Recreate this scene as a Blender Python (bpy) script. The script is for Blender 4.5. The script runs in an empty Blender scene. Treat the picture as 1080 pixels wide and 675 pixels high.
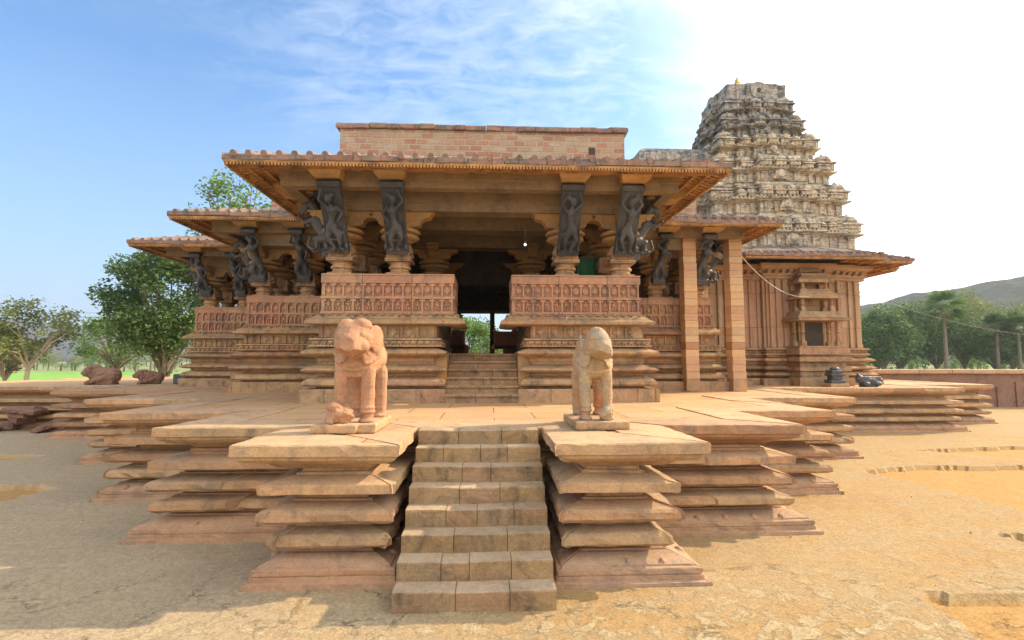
import bpy, bmesh, math, random
from mathutils import Vector, Matrix, Euler, noise
random.seed(7)
R = math.radians
PI = math.pi
sc = bpy.context.scene
COL = sc.collection
PZ = 1.66            # platform top
FZ = 2.88            # hall floor
HC = (0.0, 25.6)     # hall centre
TC = (13.55, 25.6)    # tower centre
SUN = Vector((2.56, .84, 1.66)).normalized()

# ------------------------------------------------------------------ materials
def nt_new(name):
    m = bpy.data.materials.new(name); m.use_nodes = True
    nt = m.node_tree; nt.nodes.clear()
    out = nt.nodes.new('ShaderNodeOutputMaterial'); b = nt.nodes.new('ShaderNodeBsdfPrincipled')
    nt.links.new(b.outputs[0], out.inputs[0])
    return m, nt, b
def N(nt, t, **k):
    n = nt.nodes.new(t)
    for a, v in k.items():
        if a.startswith('i_'): n.inputs[a[2:].replace('_', ' ')].default_value = v
        else: setattr(n, a, v)
    return n
def ramp(nt, src, stops):
    r = nt.nodes.new('ShaderNodeValToRGB'); e = r.color_ramp.elements
    while len(e) < len(stops): e.new(0.5)
    for k, (p, c) in enumerate(stops):
        e[k].position = p
        e[k].color = (*c, 1) if isinstance(c, tuple) else (c, c, c, 1)
    nt.links.new(src, r.inputs[0]); return r.outputs[0]
def mix(nt, fac, a, b, mode='MIX'):
    n = nt.nodes.new('ShaderNodeMix'); n.data_type = 'RGBA'; n.blend_type = mode
    for inp, v in ((n.inputs[0], fac), (n.inputs[6], a), (n.inputs[7], b)):
        if isinstance(v, (int, float)): inp.default_value = v
        elif isinstance(v, tuple): inp.default_value = (*v, 1)
        else: nt.links.new(v, inp)
    return n.outputs[2]
def math_n(nt, op, a, b=None, clamp=False):
    n = nt.nodes.new('ShaderNodeMath'); n.operation = op; n.use_clamp = clamp
    for inp, v in zip(n.inputs, (a, b)):
        if v is None: continue
        if isinstance(v, (int, float)): inp.default_value = v
        else: nt.links.new(v, inp)
    return n.outputs[0]
def noise_n(nt, vec, scale, detail=6, rough=.6, dist=0):
    n = N(nt, 'ShaderNodeTexNoise'); n.inputs['Scale'].default_value = scale
    n.inputs['Detail'].default_value = detail; n.inputs['Roughness'].default_value = rough
    n.inputs['Distortion'].default_value = dist
    nt.links.new(vec, n.inputs['Vector']); return n.outputs['Fac']
def mapping(nt, vec, sc_=(1, 1, 1), rot=(0, 0, 0)):
    n = nt.nodes.new('ShaderNodeMapping'); n.inputs['Scale'].default_value = sc_
    n.inputs['Rotation'].default_value = rot
    nt.links.new(vec, n.inputs['Vector']); return n.outputs[0]

def stone(name, cols, blocks=None, strata=0.35, bump=.5, grey=0.0, greycol=(.16, .15, .14), mortar=(.12, .09, .06),
          rough=.85, msize=.012, fine=28, blockvar=.55, topgrey=0.0, island=0.0, white=0.0, stain=(.46, .66), toplit=0.0, toplitcol=(.56, .42, .27)):
    m, nt, b = nt_new(name)
    tc = N(nt, 'ShaderNodeTexCoord'); oi = N(nt, 'ShaderNodeObjectInfo')
    add = N(nt, 'ShaderNodeVectorMath', operation='ADD')
    nt.links.new(tc.outputs['Object'], add.inputs[0])
    sc3 = N(nt, 'ShaderNodeVectorMath', operation='SCALE'); sc3.inputs[3].default_value = 37.0
    cmb = N(nt, 'ShaderNodeCombineXYZ')
    for k in range(3): nt.links.new(oi.outputs['Random'], cmb.inputs[k])
    nt.links.new(cmb.outputs[0], sc3.inputs[0]); nt.links.new(sc3.outputs[0], add.inputs[1])
    P = add.outputs[0]
    big = noise_n(nt, P, 1.1, 5, .6, .4)
    n = len(cols)
    lo, hi = .32, .68
    col = ramp(nt, big, [(lo + (hi - lo) * k / (n - 1), c) for k, c in enumerate(cols)])
    # bedding strata
    st = noise_n(nt, mapping(nt, P, (.8, .8, 9)), 1.5, 5, .65, .6)
    col = mix(nt, math_n(nt, 'MULTIPLY', ramp(nt, st, [(.45, 0.), (.7, 1.)]), strata), col, cols[-1])
    col = mix(nt, strata, col, ramp(nt, st, [(.25, .55), (.75, 1.25)]), 'MULTIPLY')
    hb = None
    if blocks:
        br = N(nt, 'ShaderNodeTexBrick'); br.offset = .43; br.squash = 1.0
        nt.links.new(tc.outputs['UV'], br.inputs['Vector'])
        wob = noise_n(nt, P, 3.0, 3)
        va = N(nt, 'ShaderNodeVectorMath', operation='MULTIPLY_ADD')
        cw = N(nt, 'ShaderNodeCombineXYZ'); nt.links.new(wob, cw.inputs[0]); nt.links.new(wob, cw.inputs[1])
        nt.links.new(cw.outputs[0], va.inputs[0]); va.inputs[1].default_value = (msize * 2.5,) * 3
        nt.links.new(tc.outputs['UV'], va.inputs[2]); nt.links.new(va.outputs[0], br.inputs['Vector'])
        br.inputs['Scale'].default_value = 1; br.inputs['Mortar Size'].default_value = msize
        br.inputs['Mortar Smooth'].default_value = .3
        br.inputs['Brick Width'].default_value = blocks[0]; br.inputs['Row Height'].default_value = blocks[1]
        br.inputs['Color1'].default_value = (0, 0, 0, 1); br.inputs['Color2'].default_value = (1, 1, 1, 1)
        br.inputs['Mortar'].default_value = (.5, .5, .5, 1)
        bc = ramp(nt, br.outputs['Color'], [(k / (n - 1), c) for k, c in enumerate(cols)])
        col = mix(nt, blockvar, col, bc)
        col = mix(nt, br.outputs['Fac'], col, mortar)
        hb = br.outputs['Fac']
    ri = N(nt, 'ShaderNodeNewGeometry').outputs['Random Per Island']
    if island > 0:
        col = mix(nt, island, col, ramp(nt, ri, [(k / (n - 1), c) for k, c in enumerate(cols)]))
        col = mix(nt, 1.0, col, ramp(nt, ri, [(0., 1 - island * .3), (.37, 1 + island * .2), (.7, 1 - island * .12), (1., 1 + island * .15)]), 'MULTIPLY')
    # weather stains: dark soot / lichen
    w = noise_n(nt, P, 2.3, 9, .72, .8)
    w2 = noise_n(nt, mapping(nt, P, (3.0, 3.0, .5)), 1.3, 6, .7)
    ws = math_n(nt, 'MULTIPLY', ramp(nt, w, [(stain[0], 0.), (stain[1], 1.)]), ramp(nt, w2, [(.35, .25), (.65, 1.)]))
    ge = N(nt, 'ShaderNodeNewGeometry')
    sep = N(nt, 'ShaderNodeSeparateXYZ'); nt.links.new(ge.outputs['Normal'], sep.inputs[0])
    if topgrey > 0:
        up = math_n(nt, 'MULTIPLY', math_n(nt, 'MAXIMUM', sep.outputs[2], 0.0), topgrey)
        gf = math_n(nt, 'ADD', math_n(nt, 'MULTIPLY', ws, grey), math_n(nt, 'MULTIPLY', up, ramp(nt, w, [(.3, .3), (.6, 1.)])), True)
    else:
        gf = math_n(nt, 'MULTIPLY', ws, grey)
    col = mix(nt, gf, col, greycol)
    if toplit > 0:     # sky light on treads and slab tops, put into the colour
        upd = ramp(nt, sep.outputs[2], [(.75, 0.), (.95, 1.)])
        col = mix(nt, math_n(nt, 'MULTIPLY', upd, math_n(nt, 'MULTIPLY', ramp(nt, w, [(.25, 1.), (.7, .4)]), toplit)), col, toplitcol)
    if white > 0:
        wn = noise_n(nt, mapping(nt, P, (2.2, 2.2, 4.5)), 1.7, 7, .7, .5)
        col = mix(nt, math_n(nt, 'MULTIPLY', ramp(nt, wn, [(.50, 0.), (.60, 1.)]), white), col, (.72, .69, .62))
    # fine mottling
    f = noise_n(nt, P, fine, 6, .75)
    col = mix(nt, 1.0, col, ramp(nt, f, [(.25, .72), (.75, 1.22)]), 'MULTIPLY')
    # object tint
    tint = math_n(nt, 'ADD', math_n(nt, 'MULTIPLY', oi.outputs['Random'], .16), .92)
    col = mix(nt, 1.0, col, tint, 'MULTIPLY')
    nt.links.new(col, b.inputs['Base Color'])
    b.inputs['Roughness'].default_value = rough; b.inputs['Specular IOR Level'].default_value = .25
    h = math_n(nt, 'ADD', math_n(nt, 'MULTIPLY', f, .35), math_n(nt, 'ADD', math_n(nt, 'MULTIPLY', w, .5), math_n(nt, 'MULTIPLY', st, .5)))
    if hb is not None: h = math_n(nt, 'SUBTRACT', h, math_n(nt, 'MULTIPLY', hb, .9))
    bp = N(nt, 'ShaderNodeBump'); bp.inputs['Strength'].default_value = bump; bp.inputs['Distance'].default_value = .035
    nt.links.new(h, bp.inputs['Height']); nt.links.new(bp.outputs[0], b.inputs['Normal'])
    return m

PINK = [(.47, .235, .15), (.50, .27, .155), (.52, .32, .18), (.46, .29, .17)]
WARM = [(.46, .24, .135), (.53, .31, .165), (.55, .35, .18), (.48, .32, .19)]
M = {}
M['slab'] = stone('pink_sandstone_slab', [(.44, .225, .125), (.51, .29, .145), (.54, .35, .18), (.42, .27, .155)], None, .4, .8, .8, (.17, .135, .105), island=.7, stain=(.44, .62), toplit=.5)
M['basestone'] = stone('red_base_stone', [(.38, .19, .115), (.44, .24, .135), (.46, .29, .165), (.36, .215, .14)], None, .3, .8, .7, (.17, .135, .11), island=.5, stain=(.44, .62), toplit=.3)
M['pave'] = stone('platform_paving', [(.50, .27, .135), (.57, .34, .16), (.58, .38, .19), (.53, .31, .18)], (1.7, 1.05), .1, .5, .25, (.30, .25, .19), (.16, .10, .06), msize=.012, blockvar=.4)
M['step'] = stone('stair_stone', [(.34, .19, .085), (.39, .245, .11), (.36, .25, .14), (.34, .19, .12)], None, .35, 1., 1.0, (.085, .065, .042), island=.45, stain=(.44, .62), toplit=.85, toplitcol=(.52, .40, .27))
M['carve'] = stone('carved_sandstone', [(.46, .22, .13), (.52, .31, .15), (.50, .35, .19), (.42, .24, .15)], (1.1, .6), .4, .9, .95, (.13, .105, .08), msize=.008, blockvar=.65, island=.35, stain=(.43, .62))
M['ochre'] = stone('ochre_sandstone', [(.48, .25, .09), (.52, .30, .11), (.46, .30, .14), (.42, .24, .12)], None, .3, .8, .6, (.16, .12, .085), stain=(.45, .64))
M['eavetop'] = stone('weathered_eave_stone', [(.34, .17, .12), (.40, .22, .15), (.36, .24, .17), (.28, .20, .16)], (.62, 2.), .1, .8, .9, (.12, .115, .11), msize=.015, island=.45, topgrey=.5, stain=(.38, .56))
M['soffit'] = stone('eave_soffit_stone', [(.52, .25, .09), (.56, .31, .12), (.50, .26, .10), (.34, .18, .085)], None, .3, .8, .9, (.10, .07, .045), stain=(.42, .60))
M['beam'] = stone('dark_beam_stone', [(.23, .165, .10), (.29, .21, .125), (.36, .245, .14), (.24, .18, .12)], None, .25, .6, .6, (.09, .075, .055))
M['darkstone'] = stone('near_black_stone', [(.055, .045, .038), (.08, .06, .05), (.10, .075, .055), (.05, .045, .04)], None, .1, .6, .4, (.03, .03, .03))  # near-black stone for ceiling, inner beams and hole plates
M['basalt'] = stone('black_basalt', [(.045, .047, .052), (.07, .073, .078), (.105, .105, .108), (.05, .05, .054)], None, .1, .6, .4, (.13, .13, .13), rough=.42)
M['elepink'] = stone('pink_elephant_stone', [(.44, .215, .12), (.50, .265, .145), (.50, .30, .175), (.40, .21, .13)], None, .35, 1., .75, (.25, .16, .11), stain=(.45, .64))
M['elebuff'] = stone('buff_elephant_stone', [(.46, .19, .09), (.46, .29, .15), (.48, .34, .19), (.44, .30, .17)], None, .35, 1., .8, (.26, .235, .20), topgrey=.6)
M['carvepink'] = stone('pink_carved_sandstone', [(.50, .24, .15), (.54, .29, .17), (.54, .34, .20), (.47, .24, .16)], (1.25, 5.), .35, .9, .8, (.16, .13, .11), msize=.008, blockvar=.6, island=.15, stain=(.44, .62))
M['wall'] = stone('shrine_wall_sandstone', [(.42, .21, .135), (.48, .27, .17), (.50, .34, .20), (.54, .39, .24)], (.9, 1.5), .2, .6, .35, (.23, .19, .15), msize=.008, blockvar=.7, stain=(.43, .62))
M['tower'] = stone('weathered_tower_stone', [(.56, .40, .22), (.62, .48, .31), (.66, .57, .43), (.54, .40, .25)], (.7, .3), .3, .9, 1.1, (.12, .12, .115), topgrey=.5, msize=.007, white=.7, island=.35, stain=(.44, .60))
M['towertop'] = stone('grey_tower_crown_stone', [(.36, .31, .25), (.46, .41, .34), (.54, .50, .43), (.38, .34, .28)], (.9, .45), .2, .9, 1.2, (.11, .11, .107), topgrey=.6, msize=.01, white=.45, stain=(.38, .55))
M['brick'] = stone('roof_brick', [(.46, .20, .14), (.52, .27, .18), (.52, .35, .22), (.56, .42, .30)], (.34, .165), .05, 1., .3, (.25, .20, .16), mortar=(.54, .43, .30), msize=.026, blockvar=.9)
M['pier'] = stone('striped_pier_stone', [(.52, .26, .15), (.60, .37, .19), (.62, .44, .26), (.50, .27, .18)], (5., .21), .3, .45, .1, (.3, .2, .14), mortar=(.38, .24, .15), msize=.006, blockvar=.5, island=.65)
M['rough'] = stone('rough_brown_rock', [(.20, .11, .075), (.27, .15, .10), (.33, .19, .13), (.24, .15, .11)], None, .3, 1., .4, (.12, .10, .08))
M['coping'] = stone('wall_coping_stone', [(.48, .27, .16), (.54, .33, .19), (.50, .34, .22), (.45, .26, .17)], (1.4, 5.), .2, .6, .3, (.22, .18, .14), msize=.01)

def simple(name, col, rough=.6, metal=0, emit=None, estr=0):
    m, nt, b = nt_new(name)
    tc = N(nt, 'ShaderNodeTexCoord')
    f = noise_n(nt, tc.outputs['Object'], 14, 4)
    c = mix(nt, 1.0, col, ramp(nt, f, [(.3, .8), (.7, 1.15)]), 'MULTIPLY')
    nt.links.new(c, b.inputs['Base Color']); b.inputs['Roughness'].default_value = rough; b.inputs['Metallic'].default_value = metal
    if emit: b.inputs['Emission Color'].default_value = (*emit, 1); b.inputs['Emission Strength'].default_value = estr
    return m
M['gold'] = simple('gilded_finial', (.65, .42, .08), .4, .8)
M['wire'] = simple('pale_cable', (.55, .52, .46))
M['dwire'] = simple('dark_cable', (.22, .21, .20))
M['bulb'] = simple('lit_bulb_glass', (.9, .9, .9), .2, 0, (1, .97, .9), 1.6)
M['gcloth'] = simple('green_cloth', (.03, .16, .06), .8)

def leafmat(name, c1, c2, c3, trans=.35):
    m, nt, b = nt_new(name)
    ge = N(nt, 'ShaderNodeNewGeometry'); tc = N(nt, 'ShaderNodeTexCoord')
    rc = ramp(nt, ge.outputs['Random Per Island'], [(0., c1), (.55, c2), (1., c3)])
    n = noise_n(nt, tc.outputs['Object'], .5, 3)
    rc = mix(nt, 1., rc, ramp(nt, n, [(.35, .75), (.65, 1.25)]), 'MULTIPLY')
    nt.links.new(rc, b.inputs['Base Color']); b.inputs['Roughness'].default_value = .6
    tr = N(nt, 'ShaderNodeBsdfTranslucent'); nt.links.new(rc, tr.inputs[0])
    mx = N(nt, 'ShaderNodeMixShader'); mx.inputs[0].default_value = trans
    out = [x for x in nt.nodes if x.type == 'OUTPUT_MATERIAL'][0]
    nt.links.new(b.outputs[0], mx.inputs[1]); nt.links.new(tr.outputs[0], mx.inputs[2]); nt.links.new(mx.outputs[0], out.inputs[0])
    return m
M['leafdark'] = leafmat('leaf_dark_green', (.06, .115, .025), (.11, .185, .04), (.17, .26, .07))
M['leafmid'] = leafmat('leaf_mid_green', (.06, .12, .04), (.11, .19, .06), (.17, .25, .09))
M['leafbright'] = leafmat('leaf_bright_green', (.09, .17, .03), (.14, .25, .05), (.20, .30, .08))
M['leafdry'] = leafmat('leaf_dry_rust', (.22, .12, .05), (.16, .17, .06), (.24, .21, .10))
M['leafpale'] = leafmat('leaf_olive', (.13, .18, .05), (.19, .24, .07), (.25, .23, .09))
M['bark'] = stone('grey_bark', [(.14, .11, .08), (.19, .15, .11), (.23, .18, .13), (.12, .10, .08)], None, .1, .8, .2)
M['palebark'] = stone('pale_bark', [(.42, .34, .22), (.50, .42, .28), (.46, .38, .27), (.38, .30, .2)], None, .1, .5, .2)

# ------------------------------------------------------------------ mesh builder
class MB:
    def __init__(s): s.v = []; s.f = []
    def add(s, vs, fs):
        o = len(s.v); s.v += [tuple(v) for v in vs]; s.f += [tuple(i + o for i in f) for f in fs]
    def box(s, x0, y0, z0, x1, y1, z1, M4=None, tap=0.0):
        t = tap
        vs = [(x0, y0, z0), (x1, y0, z0), (x1, y1, z0), (x0, y1, z0), (x0 + t, y0 + t, z1), (x1 - t, y0 + t, z1), (x1 - t, y1 - t, z1), (x0 + t, y1 - t, z1)]
        if M4 is not None: vs = [M4 @ Vector(v) for v in vs]
        s.add(vs, [(3, 2, 1, 0), (4, 5, 6, 7), (0, 1, 5, 4), (1, 2, 6, 5), (2, 3, 7, 6), (3, 0, 4, 7)])
    def cbox(s, c, d, M4=None, tap=0.0):
        s.box(c[0] - d[0] / 2, c[1] - d[1] / 2, c[2] - d[2] / 2, c[0] + d[0] / 2, c[1] + d[1] / 2, c[2] + d[2] / 2, M4, tap)
    def lathe(s, prof, n=16, c=(0, 0, 0), M4=None, ph=0.0, sq=0):
        vs = []
        for r, z in prof:
            for k in range(n):
                a = 2 * PI * k / n + ph
                vs.append(Vector((c[0] + r * math.cos(a), c[1] + r * math.sin(a), c[2] + z)))
        if M4 is not None: vs = [M4 @ v for v in vs]
        fs = []
        for j in range(len(prof) - 1):
            for k in range(n):
                k2 = (k + 1) % n
                fs.append((j * n + k, j * n + k2, (j + 1) * n + k2, (j + 1) * n + k))
        fs.append(tuple(range(n - 1, -1, -1))); fs.append(tuple((len(prof) - 1) * n + k for k in range(n)))
        s.add(vs, fs)
    def tube(s, pts, rad, n=6):
        pts = [Vector(p) for p in pts]; vs = []
        for i, p in enumerate(pts):
            t = (pts[min(i + 1, len(pts) - 1)] - pts[max(i - 1, 0)]).normalized()
            up = Vector((0, 0, 1)) if abs(t.z) < .95 else Vector((1, 0, 0))
            a = t.cross(up).normalized(); b = t.cross(a)
            r = rad[i] if isinstance(rad, (list, tuple)) else rad
            for k in range(n):
                an = 2 * PI * k / n; vs.append(p + a * r * math.cos(an) + b * r * math.sin(an))
        fs = [(j * n + k, j * n + (k + 1) % n, (j + 1) * n + (k + 1) % n, (j + 1) * n + k) for j in range(len(pts) - 1) for k in range(n)]
        fs.append(tuple(range(n))); fs.append(tuple((len(pts) - 1) * n + k for k in range(n - 1, -1, -1)))
        s.add(vs, fs)
    def sphere(s, c, r, nu=10, nv=6, M4=None):
        if not isinstance(r, (tuple, list)): r = (r, r, r)
        prof = []; vs = [];
        for j in range(nv + 1):
            th = PI * j / nv
            for k in range(nu):
                a = 2 * PI * k / nu
                p = Vector((r[0] * math.sin(th) * math.cos(a) + c[0], r[1] * math.sin(th) * math.sin(a) + c[1], -r[2] * math.cos(th) + c[2]))
                vs.append(M4 @ p if M4 is not None else p)
        fs = [(j * nu + k, j * nu + (k + 1) % nu, (j + 1) * nu + (k + 1) % nu, (j + 1) * nu + k) for j in range(nv) for k in range(nu)]
        s.add(vs, fs)
    def build(s, name, mat, parent=None, smooth=False, bevel=0, uv=True):
        off = Vector(parent.get('_o', (0, 0, 0))) if parent is not None else Vector((0, 0, 0))
        me = bpy.data.meshes.new(name)
        me.from_pydata([Vector(v) - off for v in s.v], [], s.f); me.update()
        return finish(name, me, mat, parent, smooth, uv, bevel)
def finish(name, me, mat, parent=None, smooth=False, uv=True, bevel=0):
    bm = bmesh.new(); bm.from_mesh(me); bmesh.ops.recalc_face_normals(bm, faces=bm.faces)
    if bevel: bmesh.ops.bevel(bm, geom=bm.edges[:], offset=bevel, segments=1, affect='EDGES', clamp_overlap=True)
    if uv:
        ul = bm.loops.layers.uv.new('UVMap')
        for f in bm.faces:
            n = f.normal; ax = (abs(n.x), abs(n.y), abs(n.z))
            for l in f.loops:
                c = l.vert.co
                if ax[2] > .75: l[ul].uv = (c.x + 50, c.y + 50)
                elif ax[0] > ax[1]: l[ul].uv = (c.y + 50.3, c.z + 50)
                else: l[ul].uv = (c.x + 50, c.z + 50)
    bm.to_mesh(me); bm.free()
    if mat is not None: me.materials.append(M[mat] if isinstance(mat, str) else mat)
    if smooth: me.shade_smooth()
    o = bpy.data.objects.new(name, me); COL.objects.link(o)
    if parent is not None: o.parent = parent
    return o
def thing(name, label, cat, loc=(0, 0, 0), rz=0, group=None):
    o = bpy.data.objects.new(name, None); COL.objects.link(o); o.location = loc; o.rotation_euler = (0, 0, rz)
    o.empty_display_size = .3
    o['label'] = label; o['category'] = cat
    if group: o['group'] = group
    if rz == 0: o['_o'] = loc
    return o
def tag(o, label, cat, group=None):
    o['label'] = label; o['category'] = cat
    if group: o['group'] = group
    return o
def link_copy(o, parent, loc=None, rz=None, sc3=None):
    c = o.copy(); COL.objects.link(c); c.parent = parent
    if loc is not None: c.location = loc
    if rz is not None: c.rotation_euler = (0, 0, rz)
    if sc3 is not None: c.scale = sc3
    return c

# offset polyline maths -------------------------------------------------
def seg_dir(a, b):
    d = Vector((b[0] - a[0], b[1] - a[1])); d.normalize(); return d
def offs(path, d, closed):
    n = len(path); out = []
    for i in range(n):
        p = Vector(path[i])
        ds = []
        if closed or i > 0: ds.append(seg_dir(path[i - 1], path[i]))
        if closed or i < n - 1: ds.append(seg_dir(path[i], path[(i + 1) % n]))
        ns = [Vector((v.y, -v.x)) for v in ds]
        if len(ns) == 1: out.append(p + ns[0] * d)
        else:
            m = ns[0] + ns[1]; m = m / max(m.dot(ns[0]), .2)
            out.append(p + m * d)
    return out
def sweep(mb, path, prof, closed=False, step=None, jit=0.0, caps=True):
    """prof: list of (offset, z). outward = right-hand side of travel."""
    n = len(path); segs = n if closed else n - 1
    rings = [offs(path, d, closed) for d, z in prof]
    cols = []
    for s in range(segs):
        a, b = s, (s + 1) % n
        L = (Vector(path[b]) - Vector(path[a])).length
        m = 1 if not step else max(1, int(L / step))
        for k in range(m + (1 if (not closed and s == segs - 1) else 0)):
            t = k / m
            c = []
            for j, (d, z) in enumerate(prof):
                p = rings[j][a].lerp(rings[j][b], t)
                if jit:
                    q = Vector((p.x * 2.1, p.y * 2.1, z * 2.1)); nn = seg_dir(path[a], path[b]); nn = Vector((nn.y, -nn.x))
                    p = p + nn * (noise.noise(q) * jit + noise.noise(q * 4) * jit * .5)
                c.append((p.x, p.y, z))
            cols.append(c)
    K = len(prof); vs = [v for c in cols for v in c]; nc = len(cols); fs = []
    for i in range(nc if closed else nc - 1):
        i2 = (i + 1) % nc
        for j in range(K - 1): fs.append((i * K + j, i2 * K + j, i2 * K + j + 1, i * K + j + 1))
    if not closed and caps:
        fs.append(tuple(range(K))); fs.append(tuple((nc - 1) * K + j for j in range(K - 1, -1, -1)))
    mb.add(vs, fs)
def sweep_blocks(mb, path, prof, closed, blen, jit=.015, gap=.006, step=.16, chip=.02, zj=.006, seed=0, skip=None, dback=None):
    """a course of separate stones following path, each slightly out of line, edges chipped"""
    rnd = random.Random(seed)
    n = len(path); segs = n if closed else n - 1
    rings = [offs(path, d, closed) for d, z in prof]
    dm = max(d for d, z in prof)
    for s in range(segs):
        a, b = s, (s + 1) % n
        L = (Vector(path[b]) - Vector(path[a])).length
        Lo = (rings[[d for d, z in prof].index(dm)][b] - rings[[d for d, z in prof].index(dm)][a]).length
        nb = max(1, round(Lo / (blen * rnd.uniform(.85, 1.2))))
        ts = [0] + sorted([(k + rnd.uniform(-.22, .22)) / nb for k in range(1, nb)]) + [1]
        nn = seg_dir(path[a], path[b]); nn = Vector((nn.y, -nn.x)); tt = Vector((-nn.y, nn.x))
        for k in range(nb):
            t0 = ts[k] + (gap / Lo if k > 0 else 0); t1 = ts[k + 1] - (gap / Lo if k < nb - 1 else 0)
            dj = rnd.uniform(-jit, jit) - (.10 if skip and skip(s, ts[k], ts[k + 1], rnd) else 0); dz = rnd.uniform(-zj, zj); tilt = rnd.uniform(-zj, zj)
            m = max(1, int(Lo * (t1 - t0) / step)); K = len(prof); vs = []
            for i in range(m + 1):
                t = t0 + (t1 - t0) * i / m
                for j, (d, z) in enumerate(prof):
                    p = rings[j][a].lerp(rings[j][b], t)
                    w = max(0, (d - dm * .4) / (dm * .6)) if dm > 0 else 0
                    q = Vector((p.x * 1.7 + seed, p.y * 1.7, z * 3))
                    c = noise.noise(q * 1.3) * .5 + noise.noise(q * 5) * .5
                    c = -abs(c) * chip * 2 * w if w > 0 else 0
                    big = noise.noise(Vector((p.x * .9 + 31, p.y * .9, seed * 1.3)))
                    if big > .34: c -= (big - .34) * chip * 9 * w
                    p = p + nn * (dj + c)
                    vs.append((p.x, p.y, z + dz + tilt * (t - .5) * 2 + noise.noise(q * 2.1) * .004))
            fs = [(i * K + j, (i + 1) * K + j, (i + 1) * K + j + 1, i * K + j + 1) for i in range(m) for j in range(K - 1)]
            fs.append(tuple(range(K))); fs.append(tuple(m * K + j for j in range(K - 1, -1, -1)))
            mb.add(vs, fs)
def along(path, closed, d, spacing, margin=0.0):
    """yield (point2d, tangent, normal, seg) at regular spacing along each segment of the offset path"""
    r = offs(path, d, closed); n = len(path)
    for s in range(n if closed else n - 1):
        a = r[s]; b = r[(s + 1) % n]; L = (b - a).length
        t = (b - a).normalized(); nn = Vector((t.y, -t.x)); U = L - 2 * margin
        if U < spacing * .6: continue
        m = max(1, round(U / spacing))
        for k in range(m): yield a + t * (margin + U * (k + .5) / m), t, nn, s, U / m
def frame4(p, t, n, z):
    return Matrix(((t.x, -n.x, 0, p.x), (t.y, -n.y, 0, p.y), (0, 0, 1, z), (0, 0, 0, 1)))   # local x=tangent, -y=outward
def polyfill(mb, pts, z):
    bm = bmesh.new(); vs = [bm.verts.new((p[0], p[1], z)) for p in pts]
    es = [bm.edges.new((vs[i], vs[(i + 1) % len(vs)])) for i in range(len(vs))]
    bmesh.ops.triangle_fill(bm, edges=es, use_beauty=True)
    bm.verts.index_update()
    mb.add([v.co[:] for v in bm.verts], [tuple(v.index for v in f.verts) for f in bm.faces]); bm.free()

# blob: union of ellipsoids / tapered capsules, voxel remeshed into one continuous surface
def blob(prims, voxel, smooth_it=4, rough=0.0, cuts=None):
    mb = MB()
    for p in prims:
        if p[0] == 's':
            c, r = p[1], p[2]; rot = p[3] if len(p) > 3 else (0, 0, 0)
            M4 = Matrix.Translation(c) @ Euler([R(a) for a in rot]).to_matrix().to_4x4()
            mb.sphere((0, 0, 0), r, 16, 10, M4)
        elif p[0] == 'c':
            a, ra, b, rb = Vector(p[1]), p[2], Vector(p[3]), p[4]
            mb.tube([a, a.lerp(b, .5), b], [ra, (ra + rb) / 2, rb], 12); mb.sphere(a, ra, 12, 8); mb.sphere(b, rb, 12, 8)
        elif p[0] == 'b':
            c, d = p[1], p[2]; rot = p[3] if len(p) > 3 else (0, 0, 0)
            M4 = Matrix.Translation(c) @ Euler([R(a) for a in rot]).to_matrix().to_4x4()
            mb.cbox((0, 0, 0), d, M4)
        elif p[0] == 't':   # torus ring: centre, R, r, rot
            c, Ra, ra = p[1], p[2], p[3]; rot = p[4] if len(p) > 4 else (0, 0, 0)
            if not isinstance(Ra, tuple): Ra = (Ra, Ra)
            M4 = Matrix.Translation(c) @ Euler([R(a) for a in rot]).to_matrix().to_4x4()
            n, m = 24, 8
            vs = [M4 @ Vector(((Ra[0] + ra * math.cos(v * 2 * PI / m)) * math.cos(u * 2 * PI / n), (Ra[1] + ra * math.cos(v * 2 * PI / m)) * math.sin(u * 2 * PI / n), ra * math.sin(v * 2 * PI / m))) for u in range(n) for v in range(m)]
            mb.add(vs, [(u * m + v, ((u + 1) % n) * m + v, ((u + 1) % n) * m + (v + 1) % m, u * m + (v + 1) % m) for u in range(n) for v in range(m)])
    me = bpy.data.meshes.new('tmp'); me.from_pydata(mb.v, [], mb.f); me.update()
    bm = bmesh.new(); bm.from_mesh(me); bmesh.ops.recalc_face_normals(bm, faces=bm.faces); bm.to_mesh(me); bm.free()
    o = bpy.data.objects.new('tmp', me); COL.objects.link(o)
    md = o.modifiers.new('r', 'REMESH'); md.mode = 'VOXEL'; md.voxel_size = voxel
    if smooth_it:
        ms = o.modifiers.new('s', 'SMOOTH'); ms.factor = .5; ms.iterations = smooth_it
    dg = bpy.context.evaluated_depsgraph_get(); dg.update()
    res = bpy.data.meshes.new_from_object(o.evaluated_get(dg))
    bpy.data.objects.remove(o); bpy.data.meshes.remove(me)
    bm = bmesh.new(); bm.from_mesh(res)
    if cuts:      # flat broken faces: everything past the plane is pressed back onto it
        for co, no, zmin in cuts:
            co = Vector(co); no = no.normalized()
            for v in bm.verts:
                d = (v.co - co).dot(no)
                if d > 0 and v.co.z > zmin and v.co.y < -.45: v.co -= no * d
    if rough:
        for v in bm.verts:
            d = noise.noise(v.co * 9) * rough + noise.noise(v.co * 26) * rough * .4
            v.co += v.normal * d
    bm.to_mesh(res); bm.free()
    return res

# ================================================================== CAMERA
cam = bpy.data.cameras.new('camera'); co = bpy.data.objects.new('camera', cam); COL.objects.link(co)
co.location = (.13, 0, 2.67); co.rotation_euler = (R(90 + 4.6), 0, R(-2.7))
cam.sensor_width = 36; cam.lens = 18.0; cam.clip_end = 12000; cam.clip_start = .05
sc.camera = co

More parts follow.
